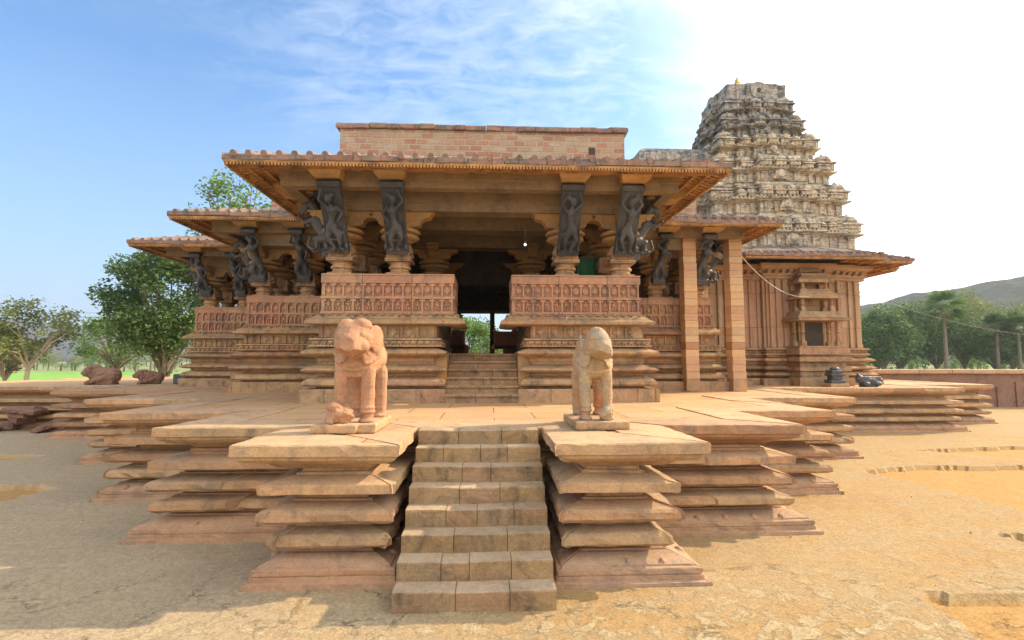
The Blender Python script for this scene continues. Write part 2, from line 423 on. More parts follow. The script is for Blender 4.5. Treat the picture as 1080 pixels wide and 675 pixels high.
# ================================================================== WORLD + SUN
w = bpy.data.worlds.new('World'); sc.world = w; w.use_nodes = True
nt = w.node_tree; nt.nodes.clear()
out = nt.nodes.new('ShaderNodeOutputWorld'); bg = nt.nodes.new('ShaderNodeBackground')
sky = N(nt, 'ShaderNodeTexSky', sky_type='NISHITA'); sky.sun_disc = False
sky.sun_elevation = math.asin(SUN.z); sky.sun_rotation = math.atan2(SUN.x, SUN.y)
sky.air_density = 1.0; sky.dust_density = 1.6; sky.ozone_density = 2.2; sky.altitude = 200
tc = N(nt, 'ShaderNodeTexCoord')
dotn = N(nt, 'ShaderNodeVectorMath', operation='DOT_PRODUCT'); nt.links.new(tc.outputs['Generated'], dotn.inputs[0]); dotn.inputs[1].default_value = SUN
# thin high cloud: streaks everywhere, a bright veil thickening towards the sun
sep = N(nt, 'ShaderNodeSeparateXYZ'); nt.links.new(tc.outputs['Generated'], sep.inputs[0])
zz = math_n(nt, 'ADD', math_n(nt, 'MAXIMUM', sep.outputs[2], 0.0), .12)
cx = N(nt, 'ShaderNodeCombineXYZ'); nt.links.new(math_n(nt, 'DIVIDE', sep.outputs[0], zz), cx.inputs[0]); nt.links.new(math_n(nt, 'DIVIDE', sep.outputs[1], zz), cx.inputs[1])
c1 = noise_n(nt, mapping(nt, cx.outputs[0], (.9, 2.2, 1), (0, 0, .5)), 1.6, 9, .62, .5)
c2 = noise_n(nt, cx.outputs[0], .55, 4, .5)
c3 = noise_n(nt, mapping(nt, cx.outputs[0], (1, 1.6, 1), (0, 0, .9)), 9., 8, .65, .8)
mott = ramp(nt, math_n(nt, 'ADD', math_n(nt, 'MULTIPLY', c1, .6), math_n(nt, 'MULTIPLY', c3, .4)), [(.42, 0.), (.70, 1.)])
streak = math_n(nt, 'MULTIPLY', math_n(nt, 'MULTIPLY', mott, ramp(nt, sep.outputs[2], [(.30, 0.), (.46, 1.)])), ramp(nt, dotn.outputs['Value'], [(.05, .1), (.33, 1.)]))
# unseen bright cloud added behind the photographer to fill the shaded front faces
fill_cloud = math_n(nt, 'MULTIPLY', ramp(nt, math_n(nt, 'MULTIPLY', sep.outputs[1], -1.), [(.0, 0.), (.35, 1.)]), ramp(nt, c2, [(.34, .25), (.52, 1.)]))
veil = ramp(nt, math_n(nt, 'ADD', dotn.outputs['Value'], math_n(nt, 'MULTIPLY', math_n(nt, 'SUBTRACT', c1, .5), .22)), [(.53, 0.), (.66, .10), (.745, .42), (.80, .9), (.84, 1.)])
cf = math_n(nt, 'MAXIMUM', math_n(nt, 'MULTIPLY', streak, .7), veil)
SKYB = (.40, .76, .98)
skc = mix(nt, 1.0, sky.outputs[0], SKYB, 'MULTIPLY')
# horizon haze: pale near the horizon
hz = ramp(nt, sep.outputs[2], [(0., .8), (.12, .5), (.45, 0.)])
skc = mix(nt, hz, skc, (2.1, 2.75, 3.6))
cloudcol = mix(nt, veil, (3.6, 3.9, 4.2), (11., 11., 10.7))
fin = mix(nt, cf, skc, cloudcol)
fin = mix(nt, fill_cloud, fin, (6.2, 6.1, 5.9))
nt.links.new(fin, bg.inputs[0]); bg.inputs[1].default_value = .15
nt.links.new(bg.outputs[0], out.inputs[0])
sl = bpy.data.lights.new('sun', 'SUN'); sl.energy = 3.9; sl.angle = R(.6); sl.color = (1, .80, .54)
so = bpy.data.objects.new('sun', sl); COL.objects.link(so)
so.rotation_euler = SUN.to_track_quat('Z', 'Y').to_euler()
sc.view_settings.view_transform = 'Standard'; sc.view_settings.look = 'None'
sc.view_settings.exposure = 1.0; sc.view_settings.gamma = 1
sc.cycles.max_bounces = 8; sc.cycles.diffuse_bounces = 5
sc.cycles.use_denoising = True

# ================================================================== GROUND
def inpoly(x, y, P):
    c = False; n = len(P)
    for i in range(n):
        x1, y1 = P[i]; x2, y2 = P[(i + 1) % n]
        if (y1 > y) != (y2 > y) and x < (x2 - x1) * (y - y1) / (y2 - y1) + x1: c = not c
    return c
PITS = [[(9.4, 12.52), (11.34, 12.89), (12.87, 12.7), (14.89, 12.96), (12.95, 10.06), (9.68, 8.46), (9.73, 10.06)],
        [(13.12, 15.21), (17.13, 15.73), (21.71, 16.28), (17.94, 13.47), (15.08, 13.61)],
        [(5.11, 5.84), (5.6, 5.93), (6.32, 5.85), (7.75, 5.88), (6.39, 4.47), (4.68, 4.29), (4.93, 4.98)],
        [(-12.81, 11.91), (-9.52, 11.84), (-9.09, 11.49), (-9.17, 10.67), (-9.23, 9.51), (-10.54, 8.83)],
        [(-15.54, 15.77), (-13.08, 15.65), (-12.49, 15.48), (-12.96, 14.93), (-14.86, 14.62)],
        [(7.98, 7.82), (8.67, 7.79), (9.14, 7.47), (8.2, 7.44)]]   # hollows where the paving is missing, in metres
def gridvals(lo, hi, fine_lo, fine_hi, st):
    v = []; x = fine_lo
    while x <= fine_hi: v.append(x); x += st
    g = st; x = fine_hi
    while x < hi: g *= 1.35; x += g; v.append(min(x, hi))
    g = st; x = fine_lo; pre = []
    while x > lo: g *= 1.35; x -= g; pre.append(max(x, lo))
    return pre[::-1] + v
gx = gridvals(-2990, 2990, -15, 21, .11); gy = gridvals(-390, 3090, 3.2, 17, .09)
nx, ny = len(gx), len(gy); gv = []; mask = []
for y in gy:
    for x in gx:
        near = -16 < x < 22 and 3 < y < 18
        z = 0.0; mk = 0.0
        if near:
            jx = noise.noise(Vector((x * 1.6, y * 1.6, 3))) * .16 + noise.noise(Vector((x * 6, y * 6, 9))) * .07
            jy = noise.noise(Vector((x * 1.6, y * 1.6, 13))) * .10 + noise.noise(Vector((x * 6, y * 6, 19))) * .05
            if any(inpoly(x + jx, y + jy, P) for P in PITS): z = -.10; mk = 1.0
            z += noise.noise(Vector((x * .35, y * .35, 0))) * .02 + noise.noise(Vector((x * 2.2, y * 2.2, 5))) * .008 - .012
        gv.append((x, y, z)); mask.append(mk)
gf = [(j * nx + i, j * nx + i + 1, (j + 1) * nx + i + 1, (j + 1) * nx + i) for j in range(ny - 1) for i in range(nx - 1)]
me = bpy.data.meshes.new('ground'); me.from_pydata(gv, [], gf); me.update()
at = me.attributes.new('soil', 'FLOAT', 'POINT'); at.data.foreach_set('value', mask)
m, nt, b = nt_new('sandy_paved_ground')
tc = N(nt, 'ShaderNodeTexCoord'); P = tc.outputs['Object']
n1 = noise_n(nt, P, .35, 6, .6, .3); n2 = noise_n(nt, P, 3.2, 8, .7, .5); n3 = noise_n(nt, P, 34, 6, .8)
n4 = noise_n(nt, mapping(nt, P, (1., 3.2, 1), (0, 0, .12)), 1.1, 7, .65, .8)
base = ramp(nt, n1, [(.3, (.40, .245, .10)), (.45, (.44, .285, .125)), (.55, (.42, .29, .145)), (.7, (.46, .30, .13))])
sx = N(nt, 'ShaderNodeSeparateXYZ'); nt.links.new(P, sx.inputs[0])
lf = ramp(nt, math_n(nt, 'ADD', math_n(nt, 'DIVIDE', sx.outputs[0], -12.), math_n(nt, 'MULTIPLY', n1, .5)), [(.22, 0.), (.5, .85)])
base = mix(nt, lf, base, (.47, .365, .24))
base = mix(nt, ramp(nt, n4, [(.44, 0.), (.66, .6)]), base, (.40, .31, .19))
# pale flaking slabs
vor = N(nt, 'ShaderNodeTexVoronoi', feature='DISTANCE_TO_EDGE'); vor.inputs['Scale'].default_value = .75
wv = N(nt, 'ShaderNodeVectorMath', operation='ADD'); nt.links.new(P, wv.inputs[0])
cw = N(nt, 'ShaderNodeCombineXYZ'); nt.links.new(n2, cw.inputs[0]); nt.links.new(n4, cw.inputs[1]); nt.links.new(cw.outputs[0], wv.inputs[1])
nt.links.new(wv.outputs[0], vor.inputs['Vector'])
flake = ramp(nt, n2, [(.50, 0.), (.56, 1.)])
pale = mix(nt, n3, (.42, .33, .19), (.54, .43, .26))
near = N(nt, 'ShaderNodeSeparateXYZ'); nt.links.new(P, near.inputs[0])
fr = math_n(nt, 'MULTIPLY', ramp(nt, math_n(nt, 'DIVIDE', near.outputs[1], 20.0), [(.24, 1.), (.34, .12)]), flake)
base = mix(nt, fr, base, pale)
at_ = N(nt, 'ShaderNodeAttribute', attribute_name='soil')
base = mix(nt, at_.outputs['Fac'], base, mix(nt, n2, (.44, .235, .075), (.52, .33, .13)))
fl2 = ramp(nt, n2, [(.497, 1.), (.503, .55), (.509, 1.)])
crk = fl2
crk = fl2
ck = mix(nt, ramp(nt, n2, [(.47, 0.), (.53, 1.)]), 1.0 * 1.0, ramp(nt, vor.outputs['Distance'], [(0., .42), (.010, .6), (.022, 1.)])) if False else math_n(nt, 'MAXIMUM', ramp(nt, vor.outputs['Distance'], [(0., .40), (.010, .62), (.022, 1.)]), math_n(nt, 'MAXIMUM', ramp(nt, n2, [(.50, 1.), (.56, .3)]), ramp(nt, math_n(nt, 'DIVIDE', near.outputs[1], 20.0), [(.29, 0.), (.36, 1.)])))
base = mix(nt, 1., base, crk, 'MULTIPLY')
base = mix(nt, 1., base, ck, 'MULTIPLY')
base = mix(nt, 1., base, ramp(nt, n3, [(.3, .62), (.7, 1.3)]), 'MULTIPLY')
n5 = noise_n(nt, P, 9, 8, .75)
base = mix(nt, 1., base, ramp(nt, n5, [(.35, .88), (.6, 1.07)]), 'MULTIPLY')
nt.links.new(base, b.inputs['Base Color']); b.inputs['Roughness'].default_value = .95; b.inputs['Specular IOR Level'].default_value = .15
h = math_n(nt, 'ADD', math_n(nt, 'MULTIPLY', n3, .5), math_n(nt, 'ADD', math_n(nt, 'MULTIPLY', n5, 1.2), math_n(nt, 'MULTIPLY', fr, .5)))
bp = N(nt, 'ShaderNodeBump'); bp.inputs['Strength'].default_value = .8; bp.inputs['Distance'].default_value = .03
nt.links.new(h, bp.inputs['Height']); nt.links.new(bp.outputs[0], b.inputs['Normal'])
me.materials.append(m)
g = bpy.data.objects.new('ground', me); COL.objects.link(g); g['kind'] = 'structure'
# loose pebbles lying on the sand
rnd = random.Random(77); mb = MB()
for k in range(1500):
    x = rnd.uniform(-11, 14); y = 3.6 + 12 * rnd.random() ** 1.5; r_ = rnd.uniform(.003, .010) * (1 + (rnd.random() < .05) * 1.2)
    if -5.7 < x < 5.6 and y > 5.5 and (abs(x) < 3.2 or y > 8): continue
    M4 = Matrix.Translation((x, y, r_ * .2)) @ Euler((rnd.uniform(0, 6), rnd.uniform(0, 6), rnd.uniform(0, 6))).to_matrix().to_4x4() @ Matrix.Diagonal((1, rnd.uniform(.5, 1), rnd.uniform(.4, .8), 1))
    mb.lathe([(r_ * .5, -r_ * .8), (r_, 0), (r_ * .55, r_ * .8)], 5, M4=M4)
o = mb.build('gravel', 'coping', uv=False); o['kind'] = 'stuff'
# green field beyond
def sheet(name, pts, z, mat, kind='structure'):
    mb = MB(); polyfill(mb, pts, z); o = mb.build(name, mat); o['kind'] = kind; return o
mf, nt, b = nt_new('bright_crop')
tc = N(nt, 'ShaderNodeTexCoord'); f = noise_n(nt, tc.outputs['Object'], .3, 6, .7)
nt.links.new(ramp(nt, f, [(.3, (.13, .28, .03)), (.6, (.20, .40, .05)), (.8, (.26, .42, .08))]), b.inputs['Base Color']); b.inputs['Roughness'].default_value = .9
M['crop'] = mf
mf, nt, b = nt_new('dry_grass')
tc = N(nt, 'ShaderNodeTexCoord'); f = noise_n(nt, tc.outputs['Object'], .12, 8, .7)
nt.links.new(ramp(nt, f, [(.3, (.14, .19, .06)), (.5, (.22, .25, .09)), (.7, (.30, .28, .13))]), b.inputs['Base Color']); b.inputs['Roughness'].default_value = .9
M['grass'] = mf
sheet('grass_field', [(-900, 46), (-40, 44), (40, 48), (60, 40), (900, 40), (900, 900), (-900, 900)], .004, 'grass')
sheet('crop_field', [(-170, 66), (-30, 62), (-20, 110), (-60, 130), (-300, 120)], .012, 'crop')
# hills
def hill(name, cx_, cy_, lenx, leny, h, seed, cols, rot=0, nx_=160, ny_=50):
    vs = []
    for j in range(ny_ + 1):
        for i in range(nx_ + 1):
            u = i / nx_ * 2 - 1; v = j / ny_ * 2 - 1
            e = max(0, (1 - u * u)) ** .6 * max(0, (1 - v * v)) ** 1.1
            q = Vector((u * 3 + seed, v * 2, seed))
            hh = h * e * (.82 + .45 * noise.noise(q * .8) + .16 * noise.noise(q * 2.6)) + noise.noise(q * 25) * 2.2 + abs(noise.noise(q * 60)) * 3.0
            x = u * lenx; y = v * leny
            vs.append((cx_ + x * math.cos(rot) - y * math.sin(rot), cy_ + x * math.sin(rot) + y * math.cos(rot), hh - 4))
    fs = [(j * (nx_ + 1) + i, j * (nx_ + 1) + i + 1, (j + 1) * (nx_ + 1) + i + 1, (j + 1) * (nx_ + 1) + i) for j in range(ny_) for i in range(nx_)]
    m, nt, b = nt_new(name + '_cover'); tc = N(nt, 'ShaderNodeTexCoord')
    f = noise_n(nt, tc.outputs['Object'], .022, 9, .75, .4); g_ = noise_n(nt, tc.outputs['Object'], .12, 8, .8)
    c = ramp(nt, f, [(.34, cols[0]), (.5, cols[1]), (.66, cols[2])])
    c = mix(nt, 1., c, ramp(nt, g_, [(.35, .45), (.65, 1.4)]), 'MULTIPLY')
    nt.links.new(c, b.inputs['Base Color']); b.inputs['Roughness'].default_value = 1; b.inputs['Specular IOR Level'].default_value = 0
    bp = N(nt, 'ShaderNodeBump'); bp.inputs['Strength'].default_value = 1; bp.inputs['Distance'].default_value = 12
    nt.links.new(g_, bp.inputs['Height']); nt.links.new(bp.outputs[0], b.inputs['Normal'])
    mb = MB(); mb.add(vs, fs); o = mb.build(name, m, smooth=False, uv=False); o['kind'] = 'structure'; return o
HG = ((.03, .06, .02), (.05, .085, .03), (.09, .10, .05))
hill('wooded_hill', 520, 560, 760, 180, 118, 4.3, HG, rot=-.72, nx_=260)
hill('distant_hill', -1420, 1750, 560, 260, 160, 9.1, ((.05, .05, .03), (.10, .085, .05), (.17, .11, .075)), rot=.2)
hill('far_ridge', -200, 2600, 1700, 300, 90, 2.1, HG, nx_=220)

# ================================================================== PLATFORM
right = [(1.5, 8.55), (1.5, 6.85), (2.35, 6.85), (2.35, 8.55), (4.62, 8.55), (4.62, 10.85), (6.75, 10.85), (6.75, 14.5), (9.9, 14.5), (9.9, 19.4), (17.8, 19.4), (17.8, 21.8), (21.4, 21.8), (21.4, 34), (17, 34), (17, 38)]
left = [(-17, 38), (-17, 34), (-24, 34), (-24, 21.9), (-14.5, 21.9), (-14.5, 19.2), (-10.0, 19.2), (-10.0, 14.7), (-6.85, 14.7), (-6.85, 10.95), (-4.45, 10.95), (-4.45, 8.6), (-2.42, 8.6), (-2.42, 6.95), (-1.5, 6.95), (-1.5, 8.55)]
plat = left + right
def adjust(dl, dr, d2l, d2r):      # lateral shift of the two front masses for one course
    out = []
    for x, y in plat:
        if abs(abs(x) - 2.4) < .1: x += -dl if x < 0 else dr
        elif abs(abs(x) - 4.5) < .15: x += -d2l if x < 0 else d2r
        out.append((x, y))
    return out
pf = thing('stone_platform', 'wide star shaped sandstone platform of jutting slab courses that the whole temple stands on', 'platform', (0, 12, 0))
mb = MB(); polyfill(mb, [tuple(p) for p in offs(plat, .35, True)], 1.652); mb.build('paving', 'pave', pf)
mb = MB(); sweep(mb, adjust(-.3, -.38, 0, 0), [(.06, 0), (.06, 1.645)], True); mb.build('core_wall', 'ochre', pf)
COURSES = [
    ('top_slab_course', 'slab', [(-.35, 1.45), (-.35, 1.664), (.40, 1.664), (.535, 1.662), (.55, 1.645), (.55, 1.525), (.50, 1.51), (.49, 1.47), (.40, 1.42), (.22, 1.38), (.12, 1.31), (.02, 1.30)], 1.9, .02, .035),
    ('middle_slab_course', 'slab', [(.0, 1.30), (.09, 1.30), (.10, 1.26), (.15, 1.25), (.15, 1.22), (.20, 1.215), (.49, 1.165), (.50, 1.155), (.50, 1.05), (.47, 1.04), (.16, .99), (.0, .98)], 1.7, .035, .045),
    ('middle_slab_course', 'slab', [(.0, .975), (.10, .97), (.11, .93), (.16, .925), (.16, .90), (.22, .895), (.45, .845), (.49, .81), (.50, .735), (.44, .69), (.16, .67), (.0, .66)], 1.6, .035, .06),
    ('middle_slab_course', 'slab', [(.0, .655), (.10, .65), (.11, .61), (.17, .605), (.17, .585), (.41, .54), (.46, .50), (.465, .42), (.40, .375), (.14, .35), (.0, .34)], 1.6, .03, .06),
    ('base_course', 'basestone', [(.0, .335), (.10, .335), (.11, .315), (.18, .305), (.19, .285), (.24, .28), (.46, .205), (.465, .185), (.51, .18), (.52, .17), (.52, .115), (.505, .11), (.505, .10), (.53, .095), (.53, .045), (.60, .04), (.61, -.08)], 2.1, .02, .025)]
rnd_ = random.Random(8)
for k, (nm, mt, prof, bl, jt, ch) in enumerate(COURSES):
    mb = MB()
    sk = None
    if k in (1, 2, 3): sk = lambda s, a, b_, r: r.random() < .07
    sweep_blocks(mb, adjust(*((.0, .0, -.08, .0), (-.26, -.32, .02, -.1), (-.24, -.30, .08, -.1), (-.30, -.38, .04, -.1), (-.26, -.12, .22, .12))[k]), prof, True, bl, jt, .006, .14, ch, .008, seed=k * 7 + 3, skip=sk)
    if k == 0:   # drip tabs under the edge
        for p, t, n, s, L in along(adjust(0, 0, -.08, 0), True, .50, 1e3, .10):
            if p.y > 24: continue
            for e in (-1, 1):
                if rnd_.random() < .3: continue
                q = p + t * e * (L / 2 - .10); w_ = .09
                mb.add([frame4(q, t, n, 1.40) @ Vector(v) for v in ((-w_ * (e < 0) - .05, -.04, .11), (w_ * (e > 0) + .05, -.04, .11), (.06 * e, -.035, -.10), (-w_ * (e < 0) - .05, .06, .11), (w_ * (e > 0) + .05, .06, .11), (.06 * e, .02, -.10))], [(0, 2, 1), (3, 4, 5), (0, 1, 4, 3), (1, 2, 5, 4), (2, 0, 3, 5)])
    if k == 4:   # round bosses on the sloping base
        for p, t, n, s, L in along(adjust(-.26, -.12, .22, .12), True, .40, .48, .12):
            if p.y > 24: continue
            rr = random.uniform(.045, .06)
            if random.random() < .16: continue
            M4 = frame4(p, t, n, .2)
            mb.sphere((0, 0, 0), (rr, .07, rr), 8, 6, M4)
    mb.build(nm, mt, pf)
# patches where slabs of the top course lie proud / broken: loose rubble heap on the left flank
rub = []
rnd = random.Random(5)
for k in range(9):
    x = -17.2 + rnd.uniform(-1.6, 2.0); y = 20.8 + rnd.uniform(-.5, .5)
    me_ = blob([('b', (0, 0, 0), (rnd.uniform(.5, 1.2), rnd.uniform(.4, .8), rnd.uniform(.15, .3)), (rnd.uniform(-20, 20), rnd.uniform(-20, 20), rnd.uniform(0, 180)))], .05, 2, .03)
    o = finish('fallen_block', me_, 'rough'); o.location = (x, y, rnd.uniform(.12, .8) if k > 3 else .14)
    tag(o, 'broken brown stone block fallen among others against the far left flank of the platform', 'stone block', 'fallen blocks beside the left end of the platform')
# the flight of steps
st = thing('stone_staircase', 'worn flight of eight stone steps leading up between the elephants in the foreground', 'stairs', (0, 7, 0))
rnd = random.Random(11)
SH = 1.664 / 8
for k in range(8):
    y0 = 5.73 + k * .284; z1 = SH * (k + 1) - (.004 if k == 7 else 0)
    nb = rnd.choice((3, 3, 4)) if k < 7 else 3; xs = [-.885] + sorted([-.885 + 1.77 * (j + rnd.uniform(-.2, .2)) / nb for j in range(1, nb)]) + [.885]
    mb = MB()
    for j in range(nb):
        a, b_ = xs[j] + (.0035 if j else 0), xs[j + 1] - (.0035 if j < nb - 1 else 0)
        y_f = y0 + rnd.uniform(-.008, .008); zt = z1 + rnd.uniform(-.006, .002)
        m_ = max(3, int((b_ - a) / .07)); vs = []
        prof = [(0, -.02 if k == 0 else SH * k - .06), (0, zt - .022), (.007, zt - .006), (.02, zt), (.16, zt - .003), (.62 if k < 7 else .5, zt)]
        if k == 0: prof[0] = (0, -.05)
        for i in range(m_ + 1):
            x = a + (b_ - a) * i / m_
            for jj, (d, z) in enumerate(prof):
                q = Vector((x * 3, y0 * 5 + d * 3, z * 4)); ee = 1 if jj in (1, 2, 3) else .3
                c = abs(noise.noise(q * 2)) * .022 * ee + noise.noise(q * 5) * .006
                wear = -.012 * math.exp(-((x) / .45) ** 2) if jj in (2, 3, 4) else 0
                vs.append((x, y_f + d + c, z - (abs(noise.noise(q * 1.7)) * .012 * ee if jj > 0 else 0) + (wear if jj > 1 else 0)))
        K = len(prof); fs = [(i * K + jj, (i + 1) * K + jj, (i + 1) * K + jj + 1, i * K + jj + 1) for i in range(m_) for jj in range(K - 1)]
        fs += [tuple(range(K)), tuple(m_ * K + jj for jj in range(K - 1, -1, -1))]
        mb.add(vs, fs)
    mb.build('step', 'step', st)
mb = MB(); mb.box(-.86, 6.1, -.05, .86, 8.3, .19)
mb.v = [(x, y, z if z < 0 else min(1.6, (y - 6.1) * .70)) for x, y, z in mb.v]
mb.build('stair_fill', 'ochre', st)
# ================================================================== HALL
H = thing('temple_hall', 'pillared sandstone temple hall with dark bracket figures and deep ribbed eaves at centre', 'temple hall', (0, 25.6, PZ))
def mir(path):   # mirror about x=0 keeping the outward side
    return [(-x, y) for x, y in path][::-1]
def mirY(path):
    return [(x, 51.2 - y) for x, y in path][::-1]
pR = [(.75, 14.6), (.75, 13.0), (4.05, 13.0), (4.05, 17.6), (8.0, 17.6), (8.0, 21.5)]
pLw = [(-11.85, 24.7), (-11.85, 21.5), (-8, 21.5), (-8, 17.6), (-4.05, 17.6), (-4.05, 13.0), (-.75, 13.0), (-.75, 14.6)]
PATHS = [pR, pLw, mirY([(.5, 14.6), (.5, 13.0)] + pR[2:]), mirY(pLw[:-2] + [(-1.45, 13.0), (-1.45, 14.6)])]
bR = [(1.25, 14.6)] + [(1.25, 13.0)] + pR[2:]; bL = pLw[:-2] + [(-1.25, 13.0), (-1.25, 14.6)]
BPATHS = [bR, bL, mirY(bR), mirY(bL)]
EAVE = [(-11.85, 29.7), (-11.85, 21.5), (-8, 21.5), (-8, 17.6), (-4.05, 17.6), (-4.05, 13.0), (4.05, 13.0), (4.05, 17.6), (8, 17.6), (8, 21.5), (9.3, 21.5)]
EAVEB = [(9.3, 29.7), (8, 29.7), (8, 33.6), (4.05, 33.6), (4.05, 38.2), (-4.05, 38.2), (-4.05, 33.6), (-8, 33.6), (-8, 29.7), (-11.85, 29.7)]
EAVEF = EAVE + EAVEB[:-1]
# base mouldings, course by course
BASE = [('base_moulding', 'carve', [(.0, 1.64), (.37, 1.64), (.37, 1.96), (.33, 1.985), (.0, 2.0)], .03),
        ('base_moulding', 'carve', [(.0, 2.0), (.06, 2.0), (.06, 2.04), (.28, 2.06), (.32, 2.10), (.31, 2.17), (.24, 2.23), (.06, 2.29), (.0, 2.3)], .02),
        ('base_moulding', 'carve', [(.0, 2.3), (.06, 2.31), (.06, 2.37), (.24, 2.39), (.34, 2.43), (.36, 2.455), (.34, 2.48), (.20, 2.54), (.06, 2.58), (.0, 2.6)], .02),
        ('base_moulding', 'carve', [(.0, 2.6), (.05, 2.61), (.05, 2.74), (.10, 2.76), (.30, 2.82), (.36, 2.86), (.36, 2.91), (.16, 2.98), (.05, 3.02), (.0, 3.02)], .015)]
for k, (nm, mt, prof, ch) in enumerate(BASE):
    for q, P_ in enumerate(BPATHS):
        mb = MB()
        sweep_blocks(mb, P_, prof, False, 1.6, .014, .006, .3, ch, .003, seed=40 + k * 5 + q)
        mb.build(nm, mt, H)
for P_ in BPATHS:
    mb = MB(); sweep(mb, P_, [(-.35, 1.6), (.02, 1.6), (.02, 3.56), (-.35, 3.56)]); mb.build('plinth_wall', 'ochre', H)
# elephant frieze: band of small rounded beasts
for P_ in BPATHS[:2]:
    mb = MB()
    sweep(mb, P_, [(0, 3.02), (.22, 3.03), (.22, 3.06), (.16, 3.07), (.16, 3.19), (.22, 3.20), (.20, 3.235), (0, 3.24)])
    for p, t, n, s, L in along(P_, False, .185, .17, .06):
        M4 = frame4(p, t, n, 3.13)
        mb.sphere((0, 0, .005), (.062, .045, .045), 8, 5, M4); mb.sphere((.065, -.01, .015), (.028, .035, .032), 6, 4, M4)
        mb.box(-.05, -.025, -.065, -.02, .02, -.01, M4); mb.box(.02, -.025, -.065, .05, .02, -.01, M4)
    mb.build('elephant_frieze', 'carve', H)
# diamond row
for P_ in BPATHS[:2]:
    mb = MB()
    sweep(mb, P_, [(-.1, 3.24), (.03, 3.24), (.03, 3.56), (-.1, 3.56)])
    for p, t, n, s, L in along(P_, False, .03, .42, .05):
        M4 = frame4(p, t, n, 3.40)
        mb.box(-L / 2 + .005, -.05, -.16, -L / 2 + .055, .01, .155, M4)
        D = Matrix.Rotation(R(45), 4, 'Y')
        mb.cbox((0, -.018, 0), (.17, .04, .17), M4 @ D, 0); mb.cbox((0, -.045, 0), (.09, .03, .09), M4 @ D, .0)
    mb.build('diamond_frieze', 'carve', H)
# ledge
for q, P_ in enumerate(PATHS):
    mb = MB()
    sweep_blocks(mb, P_, [(-.1, 3.56), (.10, 3.56), (.28, 3.58), (.31, 3.60), (.31, 3.66), (.16, 3.76), (.10, 3.80), (.06, 3.845), (-.1, 3.85)], False, 1.5, .012, .005, .3, .02, .003, seed=70 + q)
    for p, t, n, s, L in along(P_, False, .1, .21, .03):
        if p.y < 26: mb.box(-.05, -.05, 0, .05, .02, .035, frame4(p, t, n, 3.82))
    mb.build('ledge', 'carve', H)
# parapet (seat back) with two rows of niches
def parapet(P_, detail=True):
    mb = MB()
    sweep(mb, P_, [(-.22, 3.85), (.0, 3.85), (.0, 3.9), (-.065, 3.9), (-.065, 4.83), (.02, 4.83), (.02, 4.88), (-.22, 4.88)])
    if detail:
        for z0, z1, d in ((3.86, 3.93, .025), (4.24, 4.31, .025), (4.64, 4.845, .02)):
            sweep(mb, P_, [(-.07, z0), (d, z0 + .004), (d, z1 - .004), (-.07, z1)])
        for p, t, n, s, L in along(P_, False, -.02, .255, .02):
            M4 = frame4(p, t, n, 0)
            for side in (1,):
                mb.box(side * L / 2 - .022, -.03, 3.93, side * L / 2 + .022, .055, 4.64, M4)
            for zz_ in (4.24, 4.64):    # arch corners
                for sg in (-1, 1):
                    M5 = M4 @ Matrix.Translation((sg * (L / 2 - .045), -.015, zz_ - .035)) @ Matrix.Rotation(R(45), 4, 'Y')
                    mb.cbox((0, 0, 0), (.05, .035, .05), M5)
            D = Matrix.Rotation(R(45), 4, 'Y')
            mo = random.random(); sz = random.uniform(.85, 1.1)
            if mo < .55: mb.cbox((0, -.01, 0), (.13 * sz, .03, .13 * sz), M4 @ Matrix.Translation((0, .03, 4.46)) @ D)
            elif mo < .92: mb.tube([M4 @ Vector((0, .005, 4.46)), M4 @ Vector((0, .05, 4.46))], .078 * sz, 10)
            mb.cbox((0, -.03, 0), (.06, .02, .06), M4 @ Matrix.Translation((0, .03, 4.46)) @ D)
            # small standing or dancing figure
            x = random.uniform(-.015, .015)
            mb.sphere((x, .01, 4.165), (.028, .024, .028), 6, 4, M4); mb.sphere((x, .015, 4.095), (.044, .028, .05), 6, 4, M4)
            mb.sphere((x - .034, .02, 4.0), (.024, .026, .06), 6, 4, M4); mb.sphere((x + .032, .02, 4.0), (.024, .026, .06), 6, 4, M4)
            sg = random.choice((-1, 1)); mb.box(x + sg * .02, -.02, 4.1, x + sg * .07, 0, 4.125, M4)
    return mb.build('parapet', 'carvepink', H)
parapet(pR); parapet(pLw); parapet(PATHS[2], False); parapet(PATHS[3], False)
# hall floor, roof
mb = MB(); 
for q in ((-4.2, 14.2, 4.2, 37), (-8.1, 17.7, 8.1, 33.5), (-11.75, 21.6, 10.5, 29.6)): pass
polyfill(mb, [(-1.2, 13.85), (1.2, 13.85), (1.2, 13.1), (3.9, 13.1), (3.9, 17.7), (7.9, 17.7), (7.9, 21.6), (10.8, 21.6), (10.8, 29.6), (7.9, 29.6), (7.9, 33.5), (3.9, 33.5), (3.9, 38.1), (-3.9, 38.1), (-3.9, 33.5), (-7.9, 33.5), (-7.9, 29.6), (-11.75, 29.6), (-11.75, 21.6), (-7.9, 21.6), (-7.9, 17.7), (-3.9, 17.7), (-3.9, 13.1), (-1.2, 13.1)], FZ)
mb.build('hall_floor', 'pave', H)
mb = MB(); inner = [tuple(p) for p in offs(EAVEF, .1, True)]; polyfill(mb, inner, 7.44); mb.build('ceiling', 'darkstone', H)
